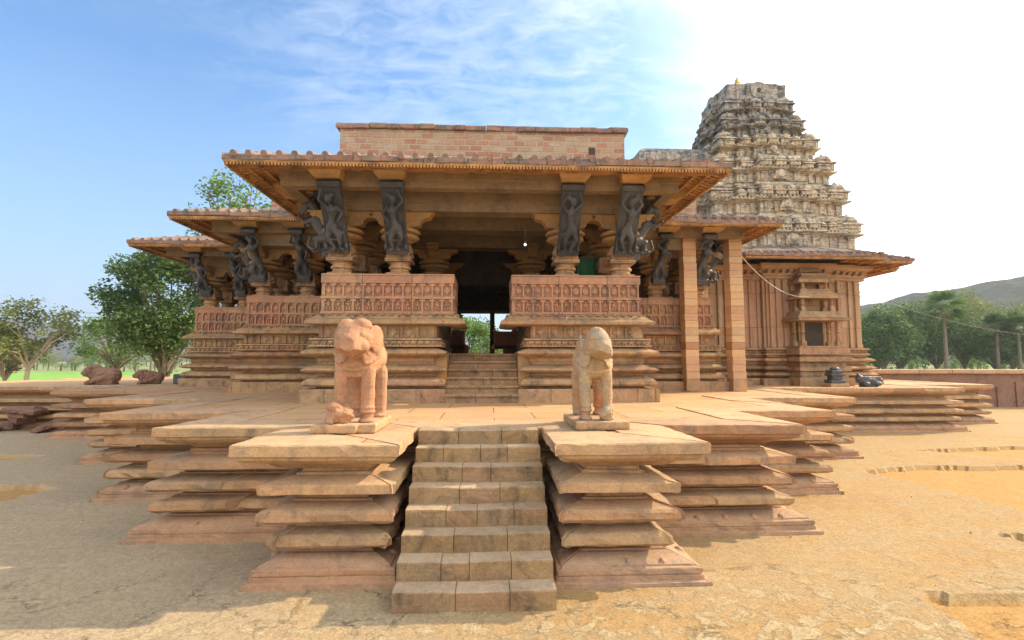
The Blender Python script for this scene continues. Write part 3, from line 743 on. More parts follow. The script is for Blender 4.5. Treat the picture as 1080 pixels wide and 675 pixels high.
# porch steps between the parapets
rnd = random.Random(4)
for k in range(6):
    z1 = PZ + (FZ - PZ) * (k + 1) / 6 - (.003 if k == 5 else 0); y0 = 12.55 + k * .25
    mb = MB(); xs = [-.9, rnd.uniform(-.3, .3), .9]
    for j in range(2):
        yy = y0 + rnd.uniform(-.008, .008); zz_ = z1 + rnd.uniform(-.004, 0)
        mb.box(xs[j] + .003, yy + .02, z1 - .26, xs[j + 1] - .003, yy + .75, zz_ - .055); mb.box(xs[j] + .003, yy - .02, zz_ - .055, xs[j + 1] - .003, yy + .75, zz_)
    mb.build('porch_step', 'step', H, bevel=.008)
for x in (-1.24, .905):
    mb = MB(); mb.box(x, 13.02, 1.6, x + .335, 14.6, 2.87); mb.build('step_cheek', 'ochre', H)

# ---- column
def column_parts():
    mb = MB()
    mb.cbox((0, 0, .03), (.60, .60, .06))
    mb.lathe([(.27, .06), (.28, .10), (.24, .12), (.24, .17), (.29, .19), (.29, .24), (.25, .27), (.25, .31), (.30, .34), (.26, .36)], 20)
    shaft = mb
    mb2 = MB(); mb2.cbox((0, 0, .40), (.66, .66, .08), tap=.0); mb2.cbox((0, 0, .62), (.58, .58, .36)); mb2.cbox((0, 0, .815), (.50, .50, .03))
    for k in range(4):
        M4 = Matrix.Rotation(k * PI / 2, 4, 'Z')
        mb2.box(-.15, -.315, .47, .15, -.28, .52, M4); mb2.box(-.19, -.31, .56, .19, -.28, .74, M4); mb2.box(-.13, -.335, .60, .13, -.30, .69, M4)
        for sg in (-1, 1): mb2.sphere((sg * .06, -.33, .53), (.05, .03, .04), 8, 5, M4)
    mb3 = MB()
    mb3.lathe([(.22, .80), (.22, .86), (.30, .88), (.33, .90), (.30, .93), (.45, .97), (.50, 1.01), (.47, 1.06), (.30, 1.09), (.30, 1.11)], 24)
    mb3.lathe([(.36, 1.10), (.50, 1.13), (.53, 1.17), (.50, 1.21), (.34, 1.24)], 24)
    mb3.cbox((0, 0, 1.265), (.62, .62, .07))
    for k in range(4):
        M4 = Matrix.Rotation(k * PI / 2, 4, 'Z')
        # scrolled arms, two tiers
        for z0, L, w_ in ((1.30, .62, .30), (1.50, .92, .34)):
            pr = [(0, 0), (L * .62, 0), (L * .80, .03), (L * .9, .09), (L * .86, .14), (L * .93, .15), (L, .20), (0, .20)]
            vs = [M4 @ Vector((x_, y_, z0 + z_)) for y_ in (-w_ / 2, w_ / 2) for x_, z_ in pr]; n = len(pr)
            mb3.add(vs, [tuple(range(n)), tuple(range(2 * n - 1, n - 1, -1))] + [(i, (i + 1) % n, (i + 1) % n + n, i + n) for i in range(n)])
            mb3.tube([M4 @ Vector((L * .78, -w_ / 2 - .025, z0 + .10)), M4 @ Vector((L * .78, w_ / 2 + .025, z0 + .10))], .055, 10)
    return shaft, mb2, mb3
SH_, BL_, CP_ = column_parts()
proto = None
def col_at(x, y, z, sc_=1.0):
    global proto
    if proto is None:
        c = SH_.build('column', 'carve', H, smooth=False); b_ = BL_.build('carved_block', 'carve', None, bevel=.008); k_ = CP_.build('capital', 'ochre', None)
        # rebuild locally
        off = Vector(H['_o'])
        for v in c.data.vertices: v.co += off
        b_.parent = c; k_.parent = c; proto = (c, b_, k_); q = c
    else:
        q = link_copy(proto[0], H); link_copy(proto[1], q); link_copy(proto[2], q)
    q.location = Vector((x, y, z)) - Vector(H['_o']); q.scale = (1, 1, sc_)
    return q

# ---- carved brackets (black basalt)
def fig_relief(v):
    """a dancing woman in high relief on a slab; local: x across, z up the slab, -y towards viewer"""
    s = -1 if v % 2 else 1
    P_ = [('b', (0, .05, .80), (.50, .10, 1.50)), ('b', (0, .02, .10), (.52, .20, .16)), ('b', (0, .03, 1.50), (.54, .16, .12))]
    y = -.085
    hip = Vector((.035 * s, y, .62)); ch = Vector((-.02 * s, y, .93)); nk = Vector((0, y, 1.05)); hd = Vector((.015 * s, y - .01, 1.15))
    P_ += [('s', tuple(hip), (.115, .08, .10)), ('c', tuple(hip), .085, tuple(Vector((0, y, .78))), .055), ('c', (0, y, .78), .055, tuple(ch), .08), ('s', tuple(ch), (.10, .075, .09)),
           ('c', tuple(ch), .05, tuple(nk), .035), ('s', tuple(hd), (.068, .07, .085)), ('s', (hd.x - .06 * s, y, hd.z + .055), (.055, .05, .05))]
    for sg in (-1, 1): P_.append(('s', (ch.x + sg * .045, y - .065, ch.z + .01), (.035, .035, .035)))
    # legs
    kn = Vector((.13 * s, y - .05, .44)); ft = Vector((.02 * s, y - .02, .22))
    P_ += [('c', (hip.x + .05 * s, y, .58), .068, tuple(kn), .045), ('c', tuple(kn), .043, tuple(ft), .03), ('c', tuple(ft), .03, (.07 * s, y - .05, .20), .024)]
    kn2 = Vector((-.09 * s, y - .03, .42))
    P_ += [('c', (hip.x - .05 * s, y, .58), .068, tuple(kn2), .045), ('c', tuple(kn2), .043, (-.07 * s, y, .22), .03), ('c', (-.07 * s, y, .22), .03, (-.13 * s, y - .05, .20), .024)]
    # arms
    sh1 = Vector((ch.x + .095, y, 1.0)); sh2 = Vector((ch.x - .095, y, 1.0))
    up, dn = (sh1, sh2) if s > 0 else (sh2, sh1)
    P_ += [('c', tuple(up), .034, (.20 * s, y, 1.12), .027), ('c', (.20 * s, y, 1.12), .027, (.13 * s, y - .01, 1.29), .02), ('s', (.12 * s, y - .01, 1.31), (.028, .025, .03))]
    if v < 2: P_ += [('c', tuple(dn), .034, (-.20 * s, y, .88), .027), ('c', (-.20 * s, y, .88), .027, (-.10 * s, y - .05, .74), .02)]
    else: P_ += [('c', tuple(dn), .034, (-.20 * s, y, 1.10), .027), ('c', (-.20 * s, y, 1.10), .027, (-.06 * s, y - .01, 1.30), .02)]
    # garland and sash
    P_ += [('t', (0, y - .02, .50), (.15, .12), .016, (80, 0, 0)), ('c', (-.17 * s, y, .55), .02, (-.20 * s, y, .28), .015), ('c', (.20 * s, y, .50), .018, (.19 * s, y, .24), .02),
           ('s', (.19 * s, y, .25), (.04, .05, .06)), ('s', (-.2 * s, y, .26), (.035, .05, .06))]
    P_ += [('c', (-.235, .0, .2), .02, (-.235, .0, 1.42), .02), ('c', (.235, .0, .2), .02, (.235, .0, 1.42), .02)]
    Q = []
    for p in P_[3:]:      # the figure fills the slab
        g_ = lambda c: (c[0] * 1.22, c[1] - .015, .76 + (c[2] - .74) * 1.14)
        if p[0] == 's': Q.append(('s', g_(p[1]), tuple(r * 1.16 for r in p[2])))
        elif p[0] == 'c': Q.append(('c', g_(p[1]), p[2] * 1.16, g_(p[3]), p[4] * 1.16) if abs(p[1][0]) < .23 or p[1][2] > .3 else p)
        else: Q.append((p[0], g_(p[1]), (p[2][0] * 1.1, p[2][1]), p[3], p[4]))
    return blob(P_[:3] + Q, .016, 1, .004)
def fig_round(v):
    """bracket with the figure worked in the round, thinner strut behind"""
    s = -1 if v % 2 else 1
    P_ = [('b', (0, .07, .78), (.20, .12, 1.50)), ('b', (0, .0, .10), (.42, .26, .18)), ('b', (0, .02, 1.50), (.46, .26, .12))]
    P_ += [('s', (.03 * s, 0, .62), (.15, .13, .13)), ('c', (.03 * s, 0, .64), .12, (0, 0, .80), .075), ('c', (0, 0, .8), .075, (-.03 * s, 0, .96), .11), ('s', (-.03 * s, -.02, 1.0), (.14, .11, .10)),
           ('c', (-.02, -.02, 1.05), .06, (0, -.03, 1.14), .05), ('s', (.01, -.04, 1.22), (.085, .09, .10)), ('s', (-.07 * s, .0, 1.29), (.08, .08, .07)),
           ('c', (.10 * s, 0, .56), .10, (.17 * s, -.08, .40), .07), ('c', (.17 * s, -.08, .40), .065, (.06 * s, -.02, .2), .045),
           ('c', (-.06 * s, 0, .56), .10, (-.12 * s, -.04, .40), .07), ('c', (-.12 * s, -.04, .40), .065, (-.10 * s, 0, .2), .045),
           ('c', (.10, 0, 1.04), .05, (.24 * s, -.02, 1.18), .04), ('c', (.24 * s, -.02, 1.18), .04, (.14 * s, -.03, 1.38), .03),
           ('c', (-.12 * s, 0, 1.04), .05, (-.25 * s, -.03, .90), .04), ('c', (-.25 * s, -.03, .90), .04, (-.16 * s, -.1, .74), .03), ('s', (.2 * s, 0, .3), (.07, .08, .12)), ('s', (-.22 * s, 0, .28), (.06, .07, .1))]
    return blob(P_, .02, 2, .006)
def beast_mesh():
    """rearing horned beast seen from the side; local: x = outward, z up"""
    P_ = [('b', (.04, 0, .06), (.46, .28, .16)), ('c', (.04, 0, .12), .09, (.16, 0, .42), .12),
          ('c', (.16, 0, .42), .17, (.30, 0, .68), .15), ('c', (.30, 0, .68), .15, (.46, 0, .94), .18), ('c', (.46, 0, .98), .15, (.50, 0, 1.22), .11),
          ('c', (.50, 0, 1.22), .11, (.62, 0, 1.36), .10), ('s', (.72, 0, 1.34), (.17, .09, .095), (0, 22, 0)), ('c', (.80, 0, 1.30), .07, (.90, 0, 1.22), .05), ('c', (.78, 0, 1.22), .04, (.86, 0, 1.14), .03),
          ('c', (.60, .06, 1.42), .035, (.54, .07, 1.54), .015), ('c', (.60, -.06, 1.42), .035, (.54, -.07, 1.54), .015)]
    for sg in (-1, 1):
        P_ += [('c', (.50, sg * .10, .96), .08, (.72, sg * .11, .86), .055), ('c', (.72, sg * .11, .86), .05, (.86, sg * .11, .98), .035), ('s', (.90, sg * .11, 1.0), (.055, .045, .04)),
               ('c', (.18, sg * .11, .46), .12, (.42, sg * .12, .44), .08), ('c', (.42, sg * .12, .44), .06, (.40, sg * .12, .22), .045), ('c', (.40, sg * .12, .22), .04, (.52, sg * .12, .18), .045)]
    P_ += [('c', (.12, 0, .24), .04, (.50, .02, .14), .045), ('c', (.50, .02, .14), .045, (.68, .02, .30), .035), ('c', (.68, .02, .30), .03, (.62, .02, .52), .04),
           ('s', (.26, 0, .98), (.09, .10, .14)), ('s', (.24, 0, 1.18), (.065, .065, .08)), ('c', (.30, .08, 1.02), .035, (.46, .1, 1.14), .03),
           ('c', (-.05, 0, .2), .07, (.10, 0, 1.5), .07), ('b', (.60, 0, 1.62), (.60, .28, .12))]
    for k in range(6): P_.append(('s', (.38 + k * .03, 0, 1.06 + k * .06), (.055, .075, .055)))
    return blob(P_, .02, 2, .006)
REL = [fig_relief(k) for k in range(4)]; RND = [fig_round(k) for k in range(2)]; BEA = beast_mesh()
for me_ in REL + RND + [BEA]: me_.materials.append(M['basalt']); me_.shade_smooth()
def bracket(x, y, ang, kind, v=0, tilt=34.5):
    """foot on the column block, leaning outwards; ang = direction faced (0 = towards -y)"""
    zf = 4.87 + .62
    if kind == 'beast':
        o = bpy.data.objects.new('beast_bracket', BEA); o.rotation_euler = (0, 0, ang - PI / 2)
        n = Vector((math.sin(ang), -math.cos(ang), 0)); p = Vector((x, y, zf - .12)) + n * .22; o.scale = (1.0, 1.1, 1.02)
    else:
        me_ = REL[v % 4] if kind == 'relief' else RND[v % 2]
        o = bpy.data.objects.new('bracket_figure', me_); n = Vector((math.sin(ang), -math.cos(ang), 0))
        o.rotation_euler = Euler((R(tilt), 0, ang)); p = Vector((x, y, zf - .10)) + n * .34; o.scale = (1.06, 1.1, 1.20)
    COL.objects.link(o); o.parent = H; o.location = p - Vector(H['_o'])
def post(x, y):   # stone arm carrying the eave beam above a bracket
    pass
cols = []
ring = offs(EAVEF, -.36, True)
CS = [(3.66, 13.38), (2.18, 13.38), (3.66, 14.9), (3.66, 16.5), (7.6, 17.98), (6.1, 17.98), (4.6, 17.98), (7.6, 19.5), (7.6, 21.1)]
CL = [(11.45, 21.9), (10.05, 21.9), (8.7, 21.9), (11.45, 23.3), (11.45, 25.0)]
front = []
for x, y in CS: front += [(x, y), (-x, y)]
for x, y in CL: front.append((-x, y))
back = [(x, 51.2 - y) for x, y in front]
for x, y in front: col_at(x, y, 4.87)
for x, y in back:
    if (x, y) not in cols: col_at(x, y, 4.87)
# interior pillars: taller
def tall(x, y):
    c = col_at(x, y, 4.87)
    mb = MB(); mb.box(x - .33, y - .33, FZ, x + .33, y + .33, 3.5); mb.lathe([(.30, 3.5), (.27, 3.6), (.27, 4.3), (.31, 4.36), (.31, 4.45)], 16, (x, y, 0)); mb.box(x - .32, y - .32, 4.45, x + .32, y + .32, 4.868)
    mb.build('pillar_shaft', 'beam', H)
for x in (-2.6, 2.6):
    for y in (23.0, 28.2, 31, 33.8): tall(x, y)
for y in (17.6, 20.4):
    tall(-1.72, y); tall(1.62, y)
for x in (-5.6, 5.6):
    for y in (23.0, 28.2): tall(x, y)
# brackets on the porch front
bracket(-3.66, 13.38, 0, 'relief', 1); bracket(-2.18, 13.38, 0, 'relief', 0); bracket(2.18, 13.38, 0, 'relief', 2); bracket(3.66, 13.38, 0, 'relief', 3)
bracket(-3.66, 13.38, -PI / 2, 'beast'); bracket(3.66, 13.38, PI / 2, 'beast')
for y in (14.9, 16.5): bracket(-3.66, y, -PI / 2, 'round', 1); bracket(3.66, y, PI / 2, 'round', 0)
for sg in (-1, 1):
    bracket(sg * 7.6, 17.98, 0, 'round', 0 if sg < 0 else 1); bracket(sg * 6.1, 17.98, 0, 'round', 1); 
    bracket(sg * 7.6, 17.98, sg * PI / 2, 'beast'); bracket(sg * 7.6, 19.5, sg * PI / 2, 'round', 0)
bracket(-11.45, 21.9, 0, 'round', 1); bracket(-10.05, 21.9, 0, 'round', 0); bracket(-8.7, 21.9, 0, 'round', 1); bracket(-11.45, 21.9, -PI / 2, 'beast')
bracket(-11.45, 23.3, -PI / 2, 'round', 0)
# beams
mb = MB(); sweep(mb, EAVEF, [(-.62, 6.55), (-.10, 6.55), (-.10, 6.74), (-.07, 6.75), (-.07, 7.0), (-.62, 7.0)], True); mb.f += []
sweep(mb, EAVEF, [(-.58, 7.0), (-.05, 7.0), (-.05, 7.4), (-.58, 7.4)], True)
mb.build('architrave', 'beam', H)
mb = MB(); sweep(mb, EAVEF, [(.50, 6.86), (.80, 6.86), (.80, 7.05), (.83, 7.06), (.83, 7.40), (.50, 7.40)], True); 
sweep(mb, EAVEF, [(.50, 7.40), (.50, 6.86)], True); mb.build('eave_beam', 'beam', H)
# corbel ends above each bracket
def corbel(x, y, ang):
    mb = MB()
    n = Vector((math.sin(ang), -math.cos(ang))); t = Vector((math.cos(ang), math.sin(ang)))
    M4 = frame4(Vector((x, y)), t, n, 0)
    pr = [(.72, 7.0), (1.45, 6.98), (1.62, 7.02), (1.76, 7.13), (1.84, 7.15), (1.84, 7.26), (.72, 7.30)]
    for w_, dz in ((.27, 0),):
        vs = [M4 @ Vector((sx * (w_ + max(0, d - 1.4) * .35), -d, z)) for sx in (-1, 1) for d, z in pr]; k = len(pr)
        mb.add(vs, [tuple(range(k)), tuple(range(2 * k - 1, k - 1, -1))] + [(i, (i + 1) % k, (i + 1) % k + k, i + k) for i in range(k)])
    mb.build('corbel', 'ochre', H)
for x, y in ((-3.66, 13.38), (-2.18, 13.38), (2.18, 13.38), (3.66, 13.38), (-7.6, 17.98), (-6.1, 17.98), (7.6, 17.98), (6.1, 17.98), (-11.45, 21.9), (-10.05, 21.9), (-8.7, 21.9)): corbel(x, y, 0)
for x, y in ((-3.66, 13.38), (-3.66, 14.9), (-3.66, 16.5), (-7.6, 17.98), (-7.6, 19.5), (-11.45, 21.9), (-11.45, 23.3)): corbel(x, y, -PI / 2)
for x, y in ((3.66, 13.38), (3.66, 14.9), (3.66, 16.5), (7.6, 17.98), (7.6, 19.5)): corbel(x, y, PI / 2)
for y in (15.1, 17.4, 20.8, 23.0, 28.2, 33.8):
    mb = MB(); mb.box(-3.5 if y < 17 else -7.4, y - .3, 6.5, 3.5 if y < 17 else 7.4, y + .3, 7.43); mb.build('ceiling_beam', 'beam' if y < 18 else 'darkstone', H)
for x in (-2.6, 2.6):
    mb = MB(); mb.box(x - .29, 14, 6.56, x + .29, 37.4, 7.42); mb.build('ceiling_beam', 'darkstone', H)
# inner dark screens: lintel of the inner hall
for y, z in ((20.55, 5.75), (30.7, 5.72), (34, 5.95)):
    mb = MB(); mb.box(-2.3, y, z, 2.3, y + .4, 6.5); mb.build('inner_lintel', 'darkstone', H)
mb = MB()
mb.box(-3.5, 37.3, 6.18, 3.5, 37.95, 6.6); mb.box(.28, 37.35, 2.88, .62, 37.7, 6.18); mb.build('rear_lintel', 'darkstone', H)

# ---- eaves
def eave(path, closed, zt, out_, host, nm, knobs=True, inner=-.9, ztop=8.2, zin=7.42, rib=.17, lim=40, segs_ok=None):
    mb = MB()   # top side, slightly separate stones
    prof = [(out_ - .22, zt - .03), (out_, zt - .04), (out_ + .012, zt - .02), (out_ + .012, zt + .085), (out_ - .03, zt + .10), (out_ * .5, zt + .40), (0, zt + .66), (inner, ztop)]
    sweep_blocks(mb, path, prof, closed, .9, .02, .008, .25, .05, .022, seed=len(path) + int(zt * 10))
    if knobs:
        for p, t, n, s, L in along(path, closed, out_ - .03, .33, .05):
            if p.y > lim: continue
            M4 = frame4(p, t, n, zt + .10)
            S0_ = offs(path, out_ - .03, closed); e = min((p - S0_[s]).length, (S0_[(s + 1) % len(path)] - p).length); ln = max(.14, min(1.0, e - .12))
            mb.tube([M4 @ Vector((0, -.045, .0)), M4 @ Vector((0, ln * .5, ln * .15)), M4 @ Vector((0, ln, ln * .37))], [.075, .07, .07], 8)
    mb.build(nm + '_top', 'eavetop', host)
    mb = MB()   # ribbed soffit
    sweep(mb, path, [(out_ - .02, zt - .04), (out_ - .03, zt - .09), (out_ - .10, zt - .09), (out_ - .10, zt - .05), (out_ * .62, zt + .09), (.55, zin), (0.0, zin + .01)], closed)
    for p, t, n, s, L in along(path, closed, out_ - .055, .075, .02):
        if p.y > lim - 12: continue
        mb.box(-.022, -.035, -.06, .022, .03, 0, frame4(p, t, n, zt - .085))
    for p, t, n, s, L in along(path, closed, out_ - .3, rib, .05):
        if p.y > lim - 10: continue
        M4 = frame4(p, t, n, 0)
        d0, d1 = -.18, out_ - .3 - .62
        vs = [M4 @ Vector((sx * .028, yy, z_)) for sx in (-1, 1) for yy, z_ in ((d0, zt - .10), (d1, zin - .06), (d1, zin + .0), (d0, zt - .03))]
        mb.add(vs, [(0, 1, 2, 3), (7, 6, 5, 4), (0, 4, 5, 1), (1, 5, 6, 2), (2, 6, 7, 3), (3, 7, 4, 0)])
    for d, z in ((out_ - .38, zt - .03), (out_ - .62, zt + .04), (out_ - .85, zt + .10)):
        sweep(mb, path, [(d - .03, z + .06), (d - .025, z - .055), (d + .025, z - .065), (d + .03, z + .06)], closed)
    mb.build(nm + '_soffit', 'soffit', host)
eave(EAVE, False, 7.17, 1.72, H, 'eave')
eave(EAVEB, False, 7.17, 1.72, H, 'rear_eave', knobs=False, lim=0)
# roof deck and brick parapets
mb = MB(); polyfill(mb, [tuple(p) for p in offs(EAVEF, -.8, True)], 8.21); mb.build('roof_deck', 'eavetop', H)
mb = MB(); bp_ = [tuple(p) for p in offs(EAVEF, -.02, True)]
BR = [(-4.0, 33), (-4.0, 14.0), (4.0, 14.0), (4.0, 33)]
sweep(mb, BR, [(-.35, 8.0), (0, 8.0), (0, 9.14), (-.35, 9.14)], True)
mb.build('brick_parapet', 'brick', H)
mb = MB(); BR2 = [(-7.75, 32.5), (-7.75, 18.6), (-4.04, 18.6)]; sweep(mb, BR2, [(-.35, 8.0), (0, 8.0), (0, 8.95), (-.35, 8.95)])
mb.build('brick_parapet', 'brick', H); mb = MB(); BR3 = [(-11.2, 29), (-11.2, 22.5), (-7.8, 22.5)]; sweep(mb, BR3, [(-.35, 7.9), (0, 7.9), (0, 8.75), (-.35, 8.75)])
mb.build('brick_parapet', 'brick', H); mb = MB(); BR4 = [(4.04, 18.4), (7.9, 18.4), (7.9, 22.4)]; sweep(mb, BR4, [(-.35, 8.0), (0, 8.0), (0, 8.95), (-.35, 8.95)])
mb.build('brick_parapet', 'brick', H)
mb = MB(); sweep_blocks(mb, BR, [(-.4, 9.14), (.08, 9.14), (.10, 9.16), (.10, 9.25), (.06, 9.29), (-.4, 9.31)], True, .42, .02, .01, .2, .03, .012, seed=9)
mb.build('parapet_coping', 'eavetop', H); mb = MB(); sweep_blocks(mb, BR2, [(-.4, 8.95), (.08, 8.95), (.08, 9.04), (-.4, 9.06)], False, .45, .012, .008, .4, .01, .006, seed=19)
mb.build('parapet_coping', 'eavetop', H); mb = MB(); sweep_blocks(mb, BR3, [(-.4, 8.75), (.08, 8.75), (.08, 8.84), (-.4, 8.86)], False, .45, .012, .008, .4, .01, .006, seed=29)
mb.build('parapet_coping', 'eavetop', H)
mb = MB(); mb.box(2.97, 13.985, 8.52, 3.15, 14.01, 8.72); mb.build('drain_hole', 'darkstone', H)  # dark plate on the brick, standing in for the shade in the hole
# light bulb
bt = thing('hanging_bulb', 'small lit bulb hanging on a short wire under the porch ceiling', 'light bulb', (1.15, 13.9, 5.85))
mb = MB(); mb.sphere((1.15, 13.9, 5.88), .035, 12, 8); mb.build('bulb', 'bulb', bt, smooth=True)
mb = MB(); mb.tube([(1.15, 13.9, 5.93), (1.15, 13.9, 6.5)], .008, 6); mb.lathe([(.02, 5.91), (.022, 5.97)], 8, (1.15, 13.9, 0)); mb.build('flex', 'dwire', bt)
# green cloth hung inside between two columns
mb = MB(); vs = []
for i in range(25):
    for j in range(9):
        vs.append((2.75 + i * .045, 14.8 + math.sin(i * 1.1) * .05 + noise.noise(Vector((i * .3, j * .3, 0))) * .04, 4.75 + j * .12))
mb.add(vs, [(i * 9 + j, (i + 1) * 9 + j, (i + 1) * 9 + j + 1, i * 9 + j + 1) for i in range(24) for j in range(8)])
o = mb.build('green_cloth', 'gcloth', smooth=True); tag(o, 'green cloth hung behind the parapet between the two right hand porch columns', 'cloth')
# three added masonry piers under the right hand eave
def pier(x, y, w_, zt, label):
    mb = MB(); n = 20; h0 = PZ + .42
    for k in range(n):
        z0 = h0 + (zt - h0) * k / n; z1 = h0 + (zt - h0) * (k + 1) / n - .006
        a = random.uniform(-.008, .008); b_ = random.uniform(-.008, .008)
        mb.cbox((x + a, y + b_, (z0 + z1) / 2), (w_, w_, z1 - z0))
    t = thing('square_pier', label, 'pier', (x, y, PZ), group='square masonry piers propping the right eave')
    mb.build('shaft', 'pier', t, bevel=.006)
    mb = MB(); mb.cbox((x, y, PZ + .205), (w_ + .02, w_ + .02, .42)); mb.build('pier_foot', 'slab', t, bevel=.01)
    return t
pier(7.02, 17.2, .45, 7.0, 'striped square pier nearest the porch, left one of the front pair under the right eave')
pier(8.62, 17.2, .45, 7.0, 'striped square pier standing outermost, right one of the front pair under the right eave')
pier(8.9, 20.6, .45, 6.9, 'striped square pier set back behind and between the front pair under the right eave')
# ================================================================== TOWER
T = thing('temple_tower', 'tall tiered shrine tower of weathered grey and buff stone at right', 'temple tower', (TC[0], TC[1], PZ))
def star(a, proj=1.0):
    """square with three stepped projections per face, half width a at the corners"""
    one = [(-1.0, -1.0), (-.70, -1.0), (-.70, -1.0 - .07 * proj), (-.38, -1.0 - .07 * proj), (-.38, -1.0 - .17 * proj), (.38, -1.0 - .17 * proj), (.38, -1.0 - .07 * proj), (.70, -1.0 - .07 * proj), (.70, -1.0)]
    pts = []
    for k in range(4):
        c, s = math.cos(k * PI / 2), math.sin(k * PI / 2)
        for x, y in one: pts.append((TC[0] + a * (x * c - y * s), TC[1] + a * (x * s + y * c)))
    return pts
A0 = 3.35
S0 = star(A0)
for k, (prof, mt) in enumerate([
        ([(-.3, 1.60), (.52, 1.60), (.52, 1.92), (.46, 1.95), (0, 1.97)], 'carve'),
        ([(-.1, 1.97), (.10, 1.98), (.36, 2.02), (.42, 2.08), (.36, 2.15), (.10, 2.24), (-.1, 2.25)], 'carve'),
        ([(-.1, 2.25), (.12, 2.27), (.36, 2.32), (.40, 2.38), (.34, 2.42), (.10, 2.50), (-.1, 2.52)], 'carve'),
        ([(-.1, 2.52), (.10, 2.53), (.14, 2.62), (.30, 2.66), (.36, 2.70), (.34, 2.76), (.12, 2.82), (-.1, 2.84)], 'carve'),
        ([(-.1, 2.84), (.12, 2.85), (.12, 2.90), (.22, 2.93), (.22, 3.0), (.12, 3.02), (.12, 3.14), (.24, 3.17), (.20, 3.24), (-.1, 3.26)], 'carve')]):
    mb = MB(); sweep_blocks(mb, S0, prof, True, 1.1, .012, .005, .3, .015, .003, seed=100 + k)
    if k == 4:
        for p, t, n, s, L in along(S0, True, .15, .16, .03):
            if n.y < .5: mb.sphere((0, 0, 0), (.055, .045, .045), 6, 4, frame4(p, t, n, 3.075))
    mb.build('base_moulding', mt, T)
mb = MB(); sweep(mb, S0, [(0, 1.6), (0, 7.0)], True)
rnd = random.Random(21)
for p, t, n, s, L in along(S0, True, 0, .30, .03):
    if n.y > .5: continue
    M4 = frame4(p, t, n, 0); wd = rnd.choice((.16, .20, .12)); dp = rnd.choice((.10, .16, .07))
    mb.box(-wd / 2, -dp, 3.26, wd / 2, .02, 6.25, M4)
    if dp > .09:
        mb.box(-wd / 2 - .02, -dp - .03, 3.26, wd / 2 + .02, .02, 3.42, M4)
        for z in (5.55, 5.75, 6.1): mb.box(-wd / 2 - .02, -dp - .03, z, wd / 2 + .02, .02, z + .08, M4)
mb.build('shrine_wall', 'wall', T)
mb = MB(); sweep(mb, S0, [(0, 6.25), (.16, 6.26), (.16, 6.36), (.26, 6.40), (.26, 6.48), (.12, 6.50), (.12, 6.62), (.3, 6.66), (.42, 6.78), (.42, 6.9), (0, 7.0)], True)
for p, t, n, s, L in along(S0, True, .2, .30, .05):
    if n.y < .5:
        M4 = frame4(p, t, n, 6.42); mb.sphere((0, 0, .08), (.10, .10, .10), 8, 6, M4); mb.box(-.08, -.16, .14, .08, .05, .22, M4)
mb.build('cornice', 'wall', T)
# antarala (link to the hall)
mb = MB(); mb.box(8.3, 22.2, 1.6, 10.6, 29, 7.4); 
for k in range(5): mb.box(8.35 + k * .38, 22.2 - (.10 if k % 2 else .05), 3.2, 8.35 + k * .38 + .2, 22.25, 6.7)
for z0, z1, d in ((1.6, 1.95, .4), (2.02, 2.2, .3), (2.3, 2.45, .3), (2.6, 2.85, .26), (2.95, 3.2, .18)): mb.box(8.28, 22.2 - d, z0, 10.3, 22.3, z1)
mb.build('vestibule_wall', 'wall', T)
# grey stepped roof over vestibule, seen above the porch eave
mb = MB(); mb.box(8.0, 22.6, 7.4, 11.5, 28.6, 8.9); mb.build('vestibule_roof', 'towertop', T)
mb = MB()
V0 = [(7.7, 24.1), (12.4, 24.1), (12.4, 27.1), (7.6, 27.1)]
sweep(mb, V0, [(0, 8.8), (.3, 8.9), (.3, 11.2), (.1, 11.3), (.1, 11.9), (.3, 12.0), (.3, 12.7), (.2, 12.95), (-.2, 13.2), (-1.2, 13.3)], True)
mb.tube([(8.65, 23.74, 12.5), (8.65, 23.95, 12.5)], .42, 18); mb.tube([(8.65, 23.70, 12.5), (8.65, 23.95, 12.5)], .22, 18)
mb.build('vestibule_roof', 'towertop', T)
# eave of the shrine
S_E = [(TC[0] + x, TC[1] + y) for x, y in [(-3.4, -3.4), (-1.6, -3.4), (-1.6, -4.2), (1.6, -4.2), (1.6, -3.4), (3.4, -3.4), (3.4, -1.6), (4.2, -1.6), (4.2, 1.6), (3.4, 1.6), (3.4, 3.4), (-3.4, 3.4)]]
eave(S_E, True, 6.98, 1.4, T, 'shrine_eave', ztop=7.9, zin=7.28, rib=.2, lim=45)
mb = MB(); polyfill(mb, [tuple(p) for p in offs(S_E, -.1, True)], 7.29); polyfill(mb, [tuple(p) for p in offs(S_E, -.4, True)], 7.9); mb.build('shrine_roof_slab', 'tower', T)
